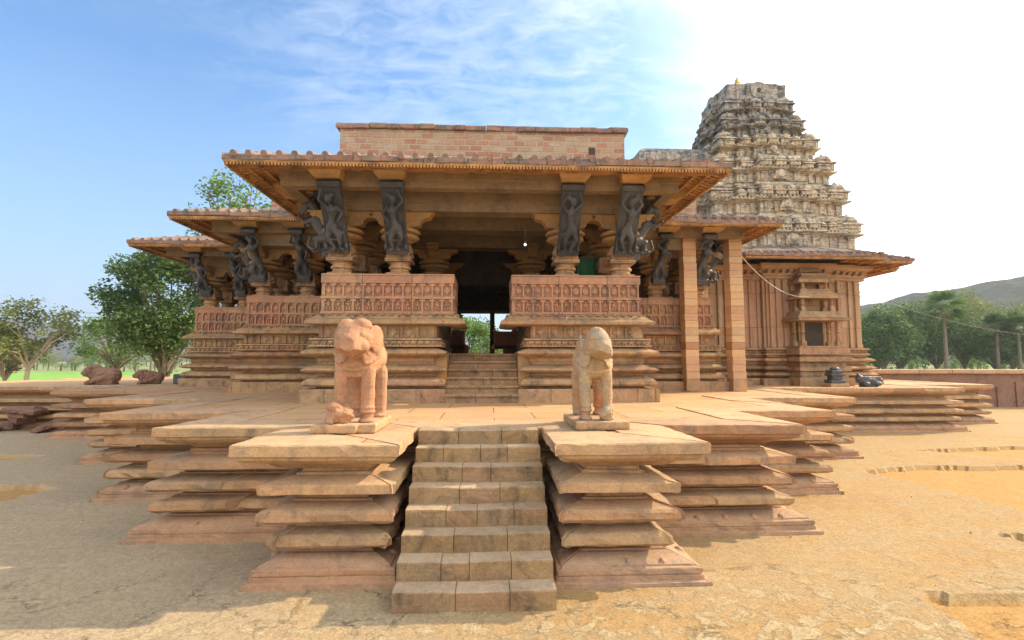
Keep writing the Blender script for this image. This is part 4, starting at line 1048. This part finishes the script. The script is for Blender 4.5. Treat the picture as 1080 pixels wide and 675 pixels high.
# superstructure tiers
def kuta(mb, M4, s, kind=0):
    """miniature shrine: box, cornice, domed or barrel top"""
    mb.box(-.5 * s, -.45 * s, 0, .5 * s, .4 * s, .42 * s, M4)
    mb.box(-.42 * s, -.50 * s, .05 * s, -.30 * s, -.40 * s, .40 * s, M4); mb.box(.30 * s, -.50 * s, .05 * s, .42 * s, -.40 * s, .40 * s, M4); mb.box(-.12 * s, -.49 * s, .05 * s, .12 * s, -.40 * s, .36 * s, M4)
    mb.box(-.62 * s, -.60 * s, .42 * s, .62 * s, .45 * s, .52 * s, M4, tap=.05 * s); mb.box(-.40 * s, -.40 * s, .52 * s, .40 * s, .4 * s, .62 * s, M4)
    if kind == 0:
        mb.lathe([(.42 * s, 0), (.52 * s, .08 * s), (.50 * s, .2 * s), (.36 * s, .34 * s), (.12 * s, .42 * s), (.08 * s, .5 * s), (.02 * s, .58 * s)], 10, M4=M4 @ Matrix.Translation((0, -.02 * s, .60 * s)))
    else:
        mb.tube([M4 @ Vector((-.55 * s, -.05 * s, .72 * s)), M4 @ Vector((.55 * s, -.05 * s, .72 * s))], .30 * s, 12)
        mb.tube([M4 @ Vector((0, -.44 * s, .76 * s)), M4 @ Vector((0, -.1 * s, .76 * s))], .24 * s, 10)
        mb.lathe([(.06 * s, 0), (.07 * s, .06 * s), (.01 * s, .14 * s)], 6, M4=M4 @ Matrix.Translation((0, -.05 * s, 1.0 * s)))
TIERS = [(7.5, 9.15, 3.32, 3.5), (9.15, 10.75, 3.02, 3.05), (10.75, 12.2, 2.68, 2.55), (12.2, 13.4, 2.26, 2.05), (13.4, 14.5, 1.86, 1.72), (14.5, 15.5, 1.55, 1.3)]
for k, (z0, z1, a0, a1) in enumerate(TIERS):
    h = z1 - z0; mt = 'tower' if k < 4 else 'towertop'
    S_ = star(a0, 1.0)
    t0 = T
    mb = MB()
    u = h / 2.2
    prof = [(0, z0 - .1), (.20, z0), (.20, z0 + .14 * u), (.10, z0 + .18 * u), (.10, z0 + .24 * u), (.16, z0 + .27 * u), (.04, z0 + .34 * u), (0, z0 + .36 * u), (0, z0 + 1.0 * u),
            (.08, z0 + 1.03 * u), (.10, z0 + 1.08 * u), (.26, z0 + 1.12 * u), (.30, z0 + 1.18 * u), (.24, z0 + 1.25 * u), (.06, z0 + 1.31 * u), (.06, z0 + 1.36 * u), (-.02, z0 + 1.38 * u),
            (-.10, z0 + 1.9 * u), (.02, z0 + 1.98 * u), (.04, z0 + 2.04 * u), (-.15, z0 + 2.1 * u), (-.2, z1 + .1)]
    sweep_blocks(mb, S_, prof, True, .8, .015, .006, .25, .03, .006, seed=200 + k)
    # pilasters
    for p, t, n, s, L in along(S_, True, 0, .42, .04):
        if n.y > .5 or n.x > 2: continue
        M4 = frame4(p, t, n, 0); mb.box(-.09, -.07, z0 + .36 * u, .09, .02, z0 + 1.0 * u, M4); mb.box(-.12, -.10, z0 + .9 * u, .12, .02, z0 + .98 * u, M4)
    # dentils under the cornice
    for p, t, n, s, L in along(S_, True, .14, .17, .02):
        if n.y > .5: continue
        mb.box(-.045, -.06, 0, .045, .04, .07, frame4(p, t, n, z0 + 1.27 * u))
    mb.build('tier', mt, T)
    mb = MB()
    # line of miniature shrines standing on the cornice
    r_ = offs(S_, .03, True); nS = len(S_)
    for p, t, n, s, L in along(S_, True, .02, .62, .0):
        if n.y > .5: continue
        seglen = (Vector(S_[(s + 1) % nS]) - Vector(S_[s])).length
        if seglen < .5: continue
        M4 = frame4(p, t, n, z0 + 1.36 * u)
        kuta(mb, M4, min(.50, L * .8) * (1.05 if u > .8 else .95), 1 if s % 9 == 4 else random.choice((0, 0, 1)))
    for q in (0, 9, 18, 27):   # bold corner turrets
        p = r_[q]; c = Vector((TC[0], TC[1])); t = Vector((1, 0)); n = Vector((0, -1))
        d = (c - p).normalized() * .32
        kuta(mb, frame4(p + d, t, n, z0 + 1.34 * u), .85 * (.8 + .2 * u), 0)
    # central medallion on each face
    for fx, fy, t, n in ((0, -1, Vector((1, 0)), Vector((0, -1))), (-1, 0, Vector((0, -1)), Vector((-1, 0))), (1, 0, Vector((0, 1)), Vector((1, 0)))):
        p = Vector((TC[0] + fx * a0 * 1.17, TC[1] + fy * a0 * 1.17)); M4 = frame4(p, t, n, z0 + .62 * u)
        mb.tube([M4 @ Vector((0, -.16, .12)), M4 @ Vector((0, .1, .12))], .36 * u, 14); mb.box(-.32, -.13, -.2 * u, .32, .1, .1, M4); mb.sphere((0, -.2, .12), (.16, .07, .2), 8, 6, M4)
    mb.build('miniature_shrines', mt, T)
# second stone layer: turret stacks on the right rear corner visible in profile
mb = MB(); S_ = star(1.45, .8)
S_ = star(1.5, .5); sweep_blocks(mb, S_, [(-.4, 15.3), (.05, 15.35), (.22, 15.45), (.26, 15.6), (.1, 15.68), (0, 15.7), (0, 16.3), (.02, 16.5), (-.06, 16.58), (-.5, 16.6)], True, .8, .02, .008, .25, .05, .02, seed=300)
for p, t, n, s, L in along(S_, True, 0, .8, .1):
    if n.y < .5: mb.box(-.22, -.06, 15.8, .22, .02, 16.5, frame4(p, t, n, 0))
for fx, fy, t, n in ((0, -1, Vector((1, 0)), Vector((0, -1))), (-1, 0, Vector((0, -1)), Vector((-1, 0)))):
    p = Vector((TC[0] + fx * 1.635, TC[1] + fy * 1.635)); M4 = frame4(p, t, n, 16.15)
    mb.tube([M4 @ Vector((0, -.10, 0)), M4 @ Vector((0, .3, 0))], .42, 18)
mb.build('crown', 'towertop', T)
mb = MB()
for fx, fy, t, n in ((0, -1, Vector((1, 0)), Vector((0, -1))), (-1, 0, Vector((0, -1)), Vector((-1, 0)))):
    p = Vector((TC[0] + fx * 1.635, TC[1] + fy * 1.635)); M4 = frame4(p, t, n, 16.12)
    mb.tube([M4 @ Vector((0, -.13, 0)), M4 @ Vector((0, -.05, 0))], .11, 12)
mb.build('crown_hole', 'darkstone', T)  # dark discs painted for the shade inside the crown holes
mb = MB(); polyfill(mb, [tuple(p) for p in offs(star(1.5, .5), -.3, True)], 16.58); mb.build('crown_cap', 'towertop', T)
mb = MB(); mb.lathe([(.30, 0), (.32, .10), (.22, .18), (.26, .30), (.20, .45), (.09, .55), (.12, .62), (.03, .80), (.01, .95)], 14, (13.0, 24.9, 16.55)); mb.build('finial', 'gold', T, smooth=True)
# niche shrine on the front face
NY = TC[1] - A0 * 1.17; NX = TC[0] + .45
def nb(mb, w_, d, z0, z1, tap=0): mb.box(NX - w_ / 2, NY - d, z0, NX + w_ / 2, NY + .1, z1, tap=tap)
mb = MB()
for w_, d, z0, z1 in ((2.3, 1.25, 1.63, 1.98), (2.05, 1.1, 1.98, 2.25), (2.2, 1.2, 2.27, 2.42), (1.95, 1.05, 2.42, 2.62), (2.25, 1.25, 2.64, 2.84), (1.95, 1.08, 2.84, 2.92), (2.15, 1.2, 2.94, 3.22), (2.0, 1.12, 3.22, 3.30)): nb(mb, w_, d, z0, z1)
for zb, w_, h in ((3.3, 1.75, 1.05), (4.75, 1.5, .55), (5.55, 1.25, .45)):
    for sg in (-1, 1):
        for dd in (.95, .35):
            x = NX + sg * (w_ / 2 - .12); y = NY - dd * w_ / 1.75
            mb.box(x - .1, y - .1, zb, x + .1, y + .1, zb + .2); mb.lathe([(.08, zb + .2), (.07, zb + h * .5), (.10, zb + h * .55), (.07, zb + h * .6), (.08, zb + h)], 10, (x, y, 0))
            if w_ < 1.3: break
    mb.box(NX - w_ / 2 + .3, NY - .22 * w_, zb, NX + w_ / 2 - .3, NY + .05, zb + h)
for zb, w_ in ((4.35, 2.25), (5.30, 1.85), (6.0, 1.55)):
    nb(mb, w_, w_ * .58, zb, zb + .12, 0); nb(mb, w_ - .1, w_ * .54, zb + .121, zb + .24, .08); nb(mb, w_ - .45, w_ * .46, zb + .24, zb + .40)
for zb, w_ in ((6.3, 1.2), (6.5, .95), (6.68, .6)): nb(mb, w_, w_ * .5, zb, zb + .16, .05)
mb.build('niche_shrine', 'carve', T)
mb = MB(); mb.box(NX - .42, NY - .50, 3.3, NX + .42, NY - .45, 4.3); mb.build('niche_opening', 'darkstone', T)  # dark sheet in place of the shade within the niche

# compound wall right, and cables
mb = MB(); W_ = [(19.5, 29.5), (28.5, 29.0), (60, 27.5)]
sweep_blocks(mb, W_, [(-.5, 1.95), (.28, 1.95), (.30, 2.0), (.30, 2.16), (.24, 2.2), (-.5, 2.2)], False, 1.6, .02, .01, .4, .04, .01, seed=66)
cw_ = thing('compound_wall', 'long low red stone wall with flat coping behind the platform at far right', 'wall', (30, 28.9, 0))
mb.build('coping', 'coping', cw_)
mb = MB(); sweep(mb, W_, [(-.4, 0), (.1, 0), (.1, 1.95), (-.4, 1.95)]); 
for p, t, n, s, L in along(W_, False, .1, 1.1, .1): mb.box(-.42, -.08, 0, .42, .05, random.uniform(1.1, 1.5), frame4(p, t, n, 0))
mb.build('wall_face', 'rough', cw_)
def catenary(a, b_, sag, n=24):
    a, b_ = Vector(a), Vector(b_); return [a.lerp(b_, k / n) - Vector((0, 0, sag * 4 * (k / n) * (1 - k / n))) for k in range(n + 1)]
mb = MB(); mb.tube(catenary((8.84, 17.1, 6.35), (13.5, 20.6, 5.36), .45), .012, 6); tag(mb.build('slack_cable', 'wire'), 'pale cable sagging from the outer square pier to the niche on the tower wall', 'cable')
mb = MB(); mb.tube(catenary((-90, 62, 8.1), (-14, 62, 8.9), .25), .02, 4); mb.tube(catenary((-90, 62, 7.6), (-14, 62, 8.4), .25), .02, 4)
tag(mb.build('power_line', 'dwire'), 'thin overhead power line crossing the sky at far left', 'power line')
mb = MB(); mb.tube(catenary((17.4, 24, 6.3), (60, 45, 5.9), 1.6), .005, 4); tag(mb.build('overhead_wire', 'dwire'), 'thin wire running from the tower across the trees at right', 'wire')
# black stone pieces on the platform in front of the shrine
pd = thing('black_pedestal', 'small black stone pedestal on a red base standing on the platform before the tower', 'pedestal', (13.85, 19.75, PZ))
mb = MB(); mb.cbox((13.85, 19.75, PZ + .07), (.78, .6, .14)); mb.build('foot', 'slab', pd, bevel=.015)
mb = MB(); mb.cbox((13.85, 19.75, PZ + .21), (.6, .46, .15)); mb.cbox((13.85, 19.75, PZ + .36), (.42, .36, .16)); mb.cbox((13.85, 19.75, PZ + .48), (.56, .46, .1)); mb.cbox((13.85, 19.75, PZ + .60), (.46, .4, .13)); mb.lathe([(.16, .66), (.18, .72), (.12, .78)], 12, (13.85, 19.75, PZ)); mb.build('shaft', 'basalt', pd, bevel=.02)
me_ = blob([('s', (0, 0, .24), (.50, .22, .19)), ('s', (-.38, 0, .30), (.16, .16, .17)), ('c', (-.42, 0, .36), .09, (-.46, 0, .50), .05), ('b', (.05, 0, .36), (.8, .34, .10)), ('s', (.44, 0, .26), (.16, .18, .14)), ('b', (0, 0, .06), (.62, .3, .12)), ('s', (-.25, -.2, .12), (.16, .08, .09)), ('s', (.3, -.2, .12), (.14, .08, .09))], .025, 2, .012)
o = finish('recumbent_beast_statue', me_, 'basalt', smooth=True); o.location = (15.2, 19.75, PZ); o.rotation_euler = (0, 0, .15)
tag(o, 'black stone crouching beast with a flat back on the platform right of the pedestal', 'statue')
# weathered bulls on the left
def bull(lo, rz, s, label, seed):
    P_ = [('s', (0, 0, .45), (.62, .36, .38)), ('s', (.45, 0, .42), (.36, .34, .36)), ('s', (-.52, 0, .62), (.26, .26, .28)), ('s', (-.72, 0, .52), (.16, .17, .17)), ('s', (-.25, 0, .78), (.22, .2, .16)), ('b', (0, 0, .07), (1.2, .6, .16)),
          ('c', (.2, -.28, .3), .14, (-.35, -.36, .12), .11), ('c', (.2, .28, .3), .14, (-.35, .36, .12), .11), ('t', (-.36, 0, .6), .3, .04, (0, 70, 0))]
    o = finish('bull_statue', blob(P_, .04, 3, .05), 'rough', smooth=True); o.location = lo; o.rotation_euler = (0, 0, rz); o.scale = (s,) * 3
    return tag(o, label, 'statue', 'weathered bull statues on the left of the platform')
bull((-16.75, 23.4, PZ), .1, .92, 'weathered brown bull statue lying on the platform edge, larger and further left of the two', 1)
bull((-15.0, 23.8, PZ), .5, .70, 'weathered brown bull statue beside the dark tree trunk, smaller and nearer the hall', 2)
mb = MB(); mb.cbox((-13.6, 23.9, PZ + .22), (.6, .5, .44)); o = mb.build('stone_block', 'basalt', bevel=.03); tag(o, 'dark squared stone block on the platform by the left corner of the hall', 'stone block')

# ================================================================== ELEPHANTS
def elephant(kind):
    """facing -y, feet at z=0"""
    P_ = []; w_ = .185
    for sg in (-1, 1):
        P_ += [('c', (sg * w_, -.34, .05), .088, (sg * w_, -.32, .72), .108), ('c', (sg * w_ * 1.1, .40, .05), .092, (sg * w_, .38, .72), .125)]
        for y in (-.34, .40): P_ += [('s', (sg * w_, y - .02, .025), (.115, .13, .045)), ('t', (sg * w_, y, .15), .094, .020), ('t', (sg * w_, y, .21), .092, .014)]
    cx_, cy_, cz_ = 0, -.20, .90
    P_ += [('s', (0, .14, .93), (.315, .54, .29)), ('s', (cx_, cy_, cz_), (.31, .29, .29)), ('s', (0, .40, .92), (.30, .24, .28)), ('c', (0, -.2, 1.0), .25, (0, -.34, 1.18), .21)]
    def ring(d, r_, tilt=28):
        q = math.sqrt(1 - (d / .29) ** 2); v = Vector((0, -math.sin(R(tilt)), math.cos(R(tilt)))) * d
        return ('t', (cx_, cy_ + v.y, cz_ + v.z), (.312 * q, .294 * q), r_, (tilt, 0, 0))
    P_ += [ring(-.02, .019), ring(-.075, .016), ring(.05, .016), ('t', (0, .34, .93), (.30, .285), .013, (90, 0, 0))]
    if kind == 0:
        for k in range(15):
            a_ = PI * (k + .5) / 15; q = Euler((R(28), 0, 0)).to_matrix() @ Vector((-.312 * math.cos(a_), -.294 * math.sin(a_), -.115))
            q.x *= .93; q.y *= .95
            P_.append(('s', (q.x, q.y + cy_, q.z + cz_), (.026, .026, .03)))
        P_ += [('s', (0, -.40, 1.20), (.265, .24, .26)), ('s', (-.10, -.40, 1.37), (.135, .15, .115)), ('s', (.105, -.40, 1.38), (.135, .15, .115)), ('s', (0, -.26, 1.36), (.17, .18, .12)),
               ('c', (0, -.46, 1.20), .205, (0, -.66, 1.06), .165), ('s', (-.12, -.55, 1.08), (.12, .13, .11)), ('s', (.12, -.55, 1.08), (.12, .13, .11)),
               ('s', (-.278, -.26, 1.19), (.04, .17, .22), (0, 4, 20)), ('s', (.278, -.26, 1.19), (.04, .17, .22), (0, -4, -20)), ('s', (.295, -.21, 1.03), (.04, .10, .13)), ('s', (-.295, -.21, 1.03), (.04, .10, .13)),
               ('s', (-.15, -.60, 1.25), (.035, .03, .025)), ('s', (.15, -.60, 1.25), (.035, .03, .025)), ('t', (.15, -.59, 1.25), .045, .009, (70, 0, 20)), ('t', (-.15, -.59, 1.25), .045, .009, (70, 0, -20)),
               ('c', (-.24, -.42, 1.36), .015, (.24, -.42, 1.36), .015), ('s', (-.13, -.62, .98), (.055, .06, .055)), ('s', (.13, -.62, .98), (.055, .06, .055))]
        cuts = [((0.02, -.72, .97), Vector((.50, -.30, -1)), .8), ((0.02, -.72, .97), Vector((-.50, -.30, -1)), .8), ((0, -.80, 1.05), Vector((0, -1, .35)), .8)]
    else:
        P_ += [('s', (.04, -.38, 1.18), (.225, .22, .26)), ('s', (.04, -.32, 1.34), (.17, .2, .14)), ('c', (.05, -.44, 1.20), .175, (.10, -.62, 1.05), .14),
               ('s', (-.235, -.22, 1.16), (.04, .13, .19)), ('s', (.27, -.22, 1.14), (.035, .12, .18)), ('c', (-.16, -.15, 1.2), .09, (-.12, .5, 1.12), .10), ('s', (.14, -.60, 1.18), (.03, .03, .025)),
               ring(-.11, .014), ('t', (.04, -.34, 1.12), (.235, .22), .012, (35, 0, 0))]
        cuts = [((.16, -.64, 1.0), Vector((-.42, -.45, -1)), .8), ((.10, -.70, 1.1), Vector((0, -1, .3)), .8)]
    return blob(P_, .0150, 1, .009 if kind == 0 else .014, cuts)
def lump(P_, r_=.02, vx=.02): return blob(P_, vx, 1, r_)
e1 = thing('elephant_statue', 'pink sandstone elephant statue with broken trunk left of the stairs', 'statue', (-1.82, 7.95, 1.67), group='elephant statues flanking the stairs')
o = finish('body', elephant(0), 'elepink', e1, smooth=True); o.location = (0.02, 0, .12); o.rotation_euler = (0, 0, -.02); o.scale = (1.04, 1, 1.01)
o = finish('plinth', lump([('b', (.02, 0, .06), (.74, 1.22, .125)), ('b', (-.18, -.5, .06), (.62, .34, .12))], .012, .022), 'slab', e1); 
o = finish('broken_trunk', lump([('s', (0, 0, .12), (.20, .13, .13)), ('s', (-.08, -.02, .2), (.10, .10, .09)), ('b', (.05, 0, .1), (.26, .16, .16), (10, 15, 20)), ('c', (-.12, -.06, .02), .07, (-.14, .02, .26), .03)], .045), 'elepink', e1); o.location = (-.14, -.50, .12)
e2 = thing('elephant_statue', 'buff and grey worn elephant statue on a square plinth right of the stairs', 'statue', (1.79, 8.05, 1.67), group='elephant statues flanking the stairs')
o = finish('body', elephant(1), 'elebuff', e2, smooth=True); o.location = (0.0, .08, .12); o.rotation_euler = (0, 0, -.04); o.scale = (.90, 1, .95)
o = finish('plinth', lump([('b', (.02, .05, .06), (.80, 1.24, .12))], .010, .022), 'slab', e2)
o = finish('broken_trunk', lump([('s', (0, 0, .10), (.11, .10, .11)), ('s', (.04, 0, .17), (.07, .07, .06))], .03), 'elebuff', e2); o.location = (.10, -.42, .11)
# ================================================================== TREES
def leaf_quads(mb, rnd, c, n, r, size, flat=.8):
    for _ in range(n):
        d = Vector((rnd.gauss(0, 1), rnd.gauss(0, 1), rnd.gauss(0, 1) * flat)); d = d / max(d.length, .01) * (rnd.random() ** .45) * r
        p = c + d
        a = Vector((rnd.uniform(-1, 1), rnd.uniform(-1, 1), rnd.uniform(-.6, .6))).normalized()
        b_ = a.cross(Vector((rnd.uniform(-1, 1), rnd.uniform(-1, 1), rnd.uniform(-1, 1)))).normalized()
        s = size * rnd.uniform(.6, 1.3)
        o = len(mb.v)
        mb.v += [tuple(p - a * s * .5), tuple(p + b_ * s * .28), tuple(p + a * s * .5), tuple(p - b_ * s * .28)]; mb.f.append((o, o + 1, o + 2, o + 3))
def tree(x, y, h, cw_, cb, nclump, per, size, mat, bark, label, cat='tree', group=None, name='broadleaf_tree', seed=1, trunk_r=.25, lean=0, clr=None, forks=5, z0=0, skew=(0, 0), loose=0.0):
    rnd = random.Random(seed)
    t = thing(name, label, cat, (x, y, z0), group=group)
    base = Vector((x, y, z0)); fork = base + Vector((lean * h * .3, 0, cb * h))
    mb = MB(); mb.tube([base - Vector((0, 0, .2)), base.lerp(fork, .5) + Vector((rnd.uniform(-.1, .1), 0, 0)), fork], [trunk_r * 1.25, trunk_r, trunk_r * .8], 8)
    cc = base + Vector((skew[0] + lean * h * .5, skew[1], h * (cb + (1 - cb) * .55))); rz_ = h * (1 - cb) * .5; rx_ = cw_ / 2
    cl = []
    for k in range(nclump):
        d = Vector((rnd.gauss(0, 1), rnd.gauss(0, 1), rnd.gauss(0, 1))); d.normalize(); rr = rnd.uniform(.45, 1.0) ** .6
        lim_ = 1 - .22 * abs(noise.noise(d * 2 + Vector((seed, 0, 0)))) * 2
        p = cc + Vector((d.x * rx_ * rr * lim_, d.y * rx_ * rr * lim_, d.z * rz_ * rr * lim_)); cl.append(p)
    limbs = sorted(cl, key=lambda p: rnd.random())[:forks * 4]
    for k, p in enumerate(limbs):
        mid = fork.lerp(p, .5) + Vector((rnd.uniform(-.4, .4), rnd.uniform(-.4, .4), rnd.uniform(0, .6))) * (h / 12)
        mb.tube([fork - Vector((0, 0, rnd.uniform(0, .1) * h)), mid, p], [trunk_r * .5, trunk_r * .28, trunk_r * .08], 5)
    mb.build('trunk', bark, t, uv=False)
    mb = MB(); cr = clr or min(rx_, rz_) * .34
    for p in cl: leaf_quads(mb, rnd, p, int(per * rnd.uniform(.6, 1.3)), cr * rnd.uniform(.6, 1.25), size)
    mb.build('crown', mat, t, uv=False)
    return t
def palm(x, y, h, label, seed, group, R_=1.7):
    rnd = random.Random(seed); t = thing('fan_palm', label, 'palm', (x, y, 0), group=group)
    top = Vector((x + rnd.uniform(-.3, .3), y, h - R_ * .8)); mb = MB()
    mb.tube([Vector((x, y, -.2)), Vector((x + .1, y, h * .5)), top], [.30, .20, .22], 8); mb.build('trunk', 'bark', t, uv=False)
    mb = MB()
    for k in range(46):
        th = rnd.uniform(0, 2 * PI); el = rnd.uniform(-.75, 1.45)
        d = Vector((math.cos(th) * math.cos(el), math.sin(th) * math.cos(el), math.sin(el))); c = top + d * R_ * .5
        side = d.cross(Vector((0, 0, 1))).normalized(); up = side.cross(d)
        for j in range(13):
            a = (j - 6) / 6 * 1.25; dd = (d * math.cos(a) + side * math.sin(a)).normalized(); L = R_ * .75 * rnd.uniform(.8, 1.1)
            w_ = (up * .04 + side * math.cos(a) * .055 - d * math.sin(a) * .055); e = c + dd * L - Vector((0, 0, .12 * L))
            o = len(mb.v); mb.v += [tuple(c - w_ * .4), tuple(c + w_ * .4), tuple(c.lerp(e, .55) + w_), tuple(e), tuple(c.lerp(e, .55) - w_)]; mb.f.append((o, o + 1, o + 2, o + 3, o + 4))
        o = len(mb.v); mb.v += [tuple(top), tuple(top + Vector((0, 0, .05))), tuple(c + Vector((0, 0, .03))), tuple(c)]; mb.f.append((o, o + 1, o + 2, o + 3))
    mb.build('crown', 'leafmid', t, uv=False)
    mb = MB()
    for k in range(26):
        th = rnd.uniform(0, 2 * PI); e = top + Vector((math.cos(th) * R_ * .35, math.sin(th) * R_ * .35, -R_ * rnd.uniform(.3, .75)))
        sd = Vector((-math.sin(th), math.cos(th), 0)) * .12
        o = len(mb.v); mb.v += [tuple(top), tuple(e - sd), tuple(e + sd)]; mb.f.append((o, o + 1, o + 2))
    mb.build('dead_fronds', 'leafdry', t, uv=False)
    return t
# left
tree(-26.7, 44, 12.2, 9.0, .16, 150, 150, .32, 'leafdark', 'bark', 'large dark green leafy tree standing left of the hall', seed=3, trunk_r=.32, forks=7, skew=(-.4, 0), clr=1.25)
tree(-38, 55, 7.0, 8.6, .30, 80, 80, .26, 'leafbright', 'bark', 'low spreading bright green tree under the big dark tree at left', seed=8, trunk_r=.22, lean=-.1)
tree(-33.4, 39, 7.0, 7.0, .36, 90, 55, .24, 'leafpale', 'palebark', 'olive leaved tree with a pale slanting trunk near the left edge', seed=12, trunk_r=.15, lean=.08, skew=(-.4, 0), clr=.8)
tree(-36.6, 41, 5.4, 5.4, .3, 50, 50, .26, 'leafdry', 'palebark', 'rusty leaved tree partly cut off by the left edge of the picture', seed=13, trunk_r=.14)
tree(-21.4, 44, 19.2, 7.5, .45, 85, 62, .34, 'leafbright', 'bark', 'tall light green tree rising behind the left roof of the hall', seed=17, trunk_r=.3, clr=1.1)
tree(-1.9, 62, 7.6, 9.5, .22, 90, 110, .30, 'leafbright', 'bark', 'bright green tree seen through the doorway of the hall', seed=22, trunk_r=.3)
# far treeline left and right
def treeline(name, x0, x1, y0, y1, n, h0, h1, mat, seed, step=1):
    rnd = random.Random(seed); mb = MB()
    for k in range(n):
        x = rnd.uniform(x0, x1); y = rnd.uniform(y0, y1); h = rnd.uniform(h0, h1)
        mb.tube([(x, y, 0), (x + rnd.uniform(-.3, .3), y, h * .5)], .18, 5)
        for q in range(9): leaf_quads(mb, rnd, Vector((x + rnd.uniform(-.45, .45) * h, y + rnd.uniform(-.3, .3) * h, h * rnd.uniform(.28, .85))), 60, h * .2, h * .06)
    o = mb.build(name, mat, uv=False); o['kind'] = 'stuff'; return o
treeline('distant_wood', -330, 60, 150, 320, 230, 4, 9, 'leafpale', 1)
treeline('distant_wood', 60, 420, 120, 240, 150, 6, 10, 'leafmid', 2)
treeline('scrub', -190, -40, 128, 165, 60, 2, 5, 'leafmid', 4)
treeline('undergrowth', 55, 130, 96, 112, 60, 2, 4.5, 'leafbright', 6)
# right grove
G = 'broadleaf trees beyond the wall at right'
spec = [(60.8, 76, 10.6, 9.5, 'leafmid', 'round mid green tree directly right of the tower, leftmost of the grove'),
        (74.6, 95, 12.2, 13, 'leafpale', 'hazy olive tree further back between the first tree and the tall palm'),
        (70.0, 84, 12.0, 11.5, 'leafmid', 'mid green tree just left of the tall palm'),
        (76.5, 84, 12.9, 12, 'leafmid', 'dense green tree whose crown spreads behind the tall palm to its right'),
        (85.3, 88, 15.3, 12.5, 'leafpale', 'tallest brownish olive tree of the grove, right of the tall palm'),
        (83.3, 80, 10.6, 10.5, 'leafmid', 'lower green tree standing before the brownish olive one'),
        (96.5, 90, 12.4, 12, 'leafpale', 'olive green tree behind the two shorter palms'),
        (93.0, 82, 10.6, 11, 'leafmid', 'green tree at the right edge of the picture')]
for k, (x, y, h, cw_, mt, lb) in enumerate(spec): tree(x, y, h, cw_, .16, 105, 100, .40, mt, 'bark', lb, group=G, seed=40 + k, trunk_r=.3, forks=5)
GP = 'fan palms beyond the wall at right'
palm(65.2, 70, 12.4, 'tall fan palm with a bushy head, nearest the tower', 61, GP, 2.6)
palm(79.1, 76, 9.9, 'shorter fan palm, left one of the pair near the right edge', 62, GP, 2.1)
palm(81.6, 75, 10.1, 'shorter fan palm, right one of the pair near the right edge', 63, GP, 2.1)
for k, (px_, yy) in enumerate(((-98, 118), (-91, 120), (-84, 116))): palm(px_ + 15, yy, 6.5, ('small far palm, leftmost of three beyond the crop field', 'small far palm, middle of three beyond the crop field', 'small far palm, rightmost of three beyond the crop field')[k], 70 + k, 'small palms beyond the crop field', 1.5)
# haze
mb = MB(); mb.box(-3000, -400, -5, 3000, 3100, 330); hz_ = mb.build('haze', None, uv=False)
m = bpy.data.materials.new('haze'); m.use_nodes = True; nt = m.node_tree; nt.nodes.clear()
out = nt.nodes.new('ShaderNodeOutputMaterial'); pv = nt.nodes.new('ShaderNodeVolumePrincipled'); pv.inputs['Density'].default_value = .0003
pv.inputs['Color'].default_value = (.78, .87, 1, 1); pv.inputs['Anisotropy'].default_value = .3
nt.links.new(pv.outputs[0], out.inputs['Volume']); hz_.data.materials.append(m); hz_['kind'] = 'stuff'
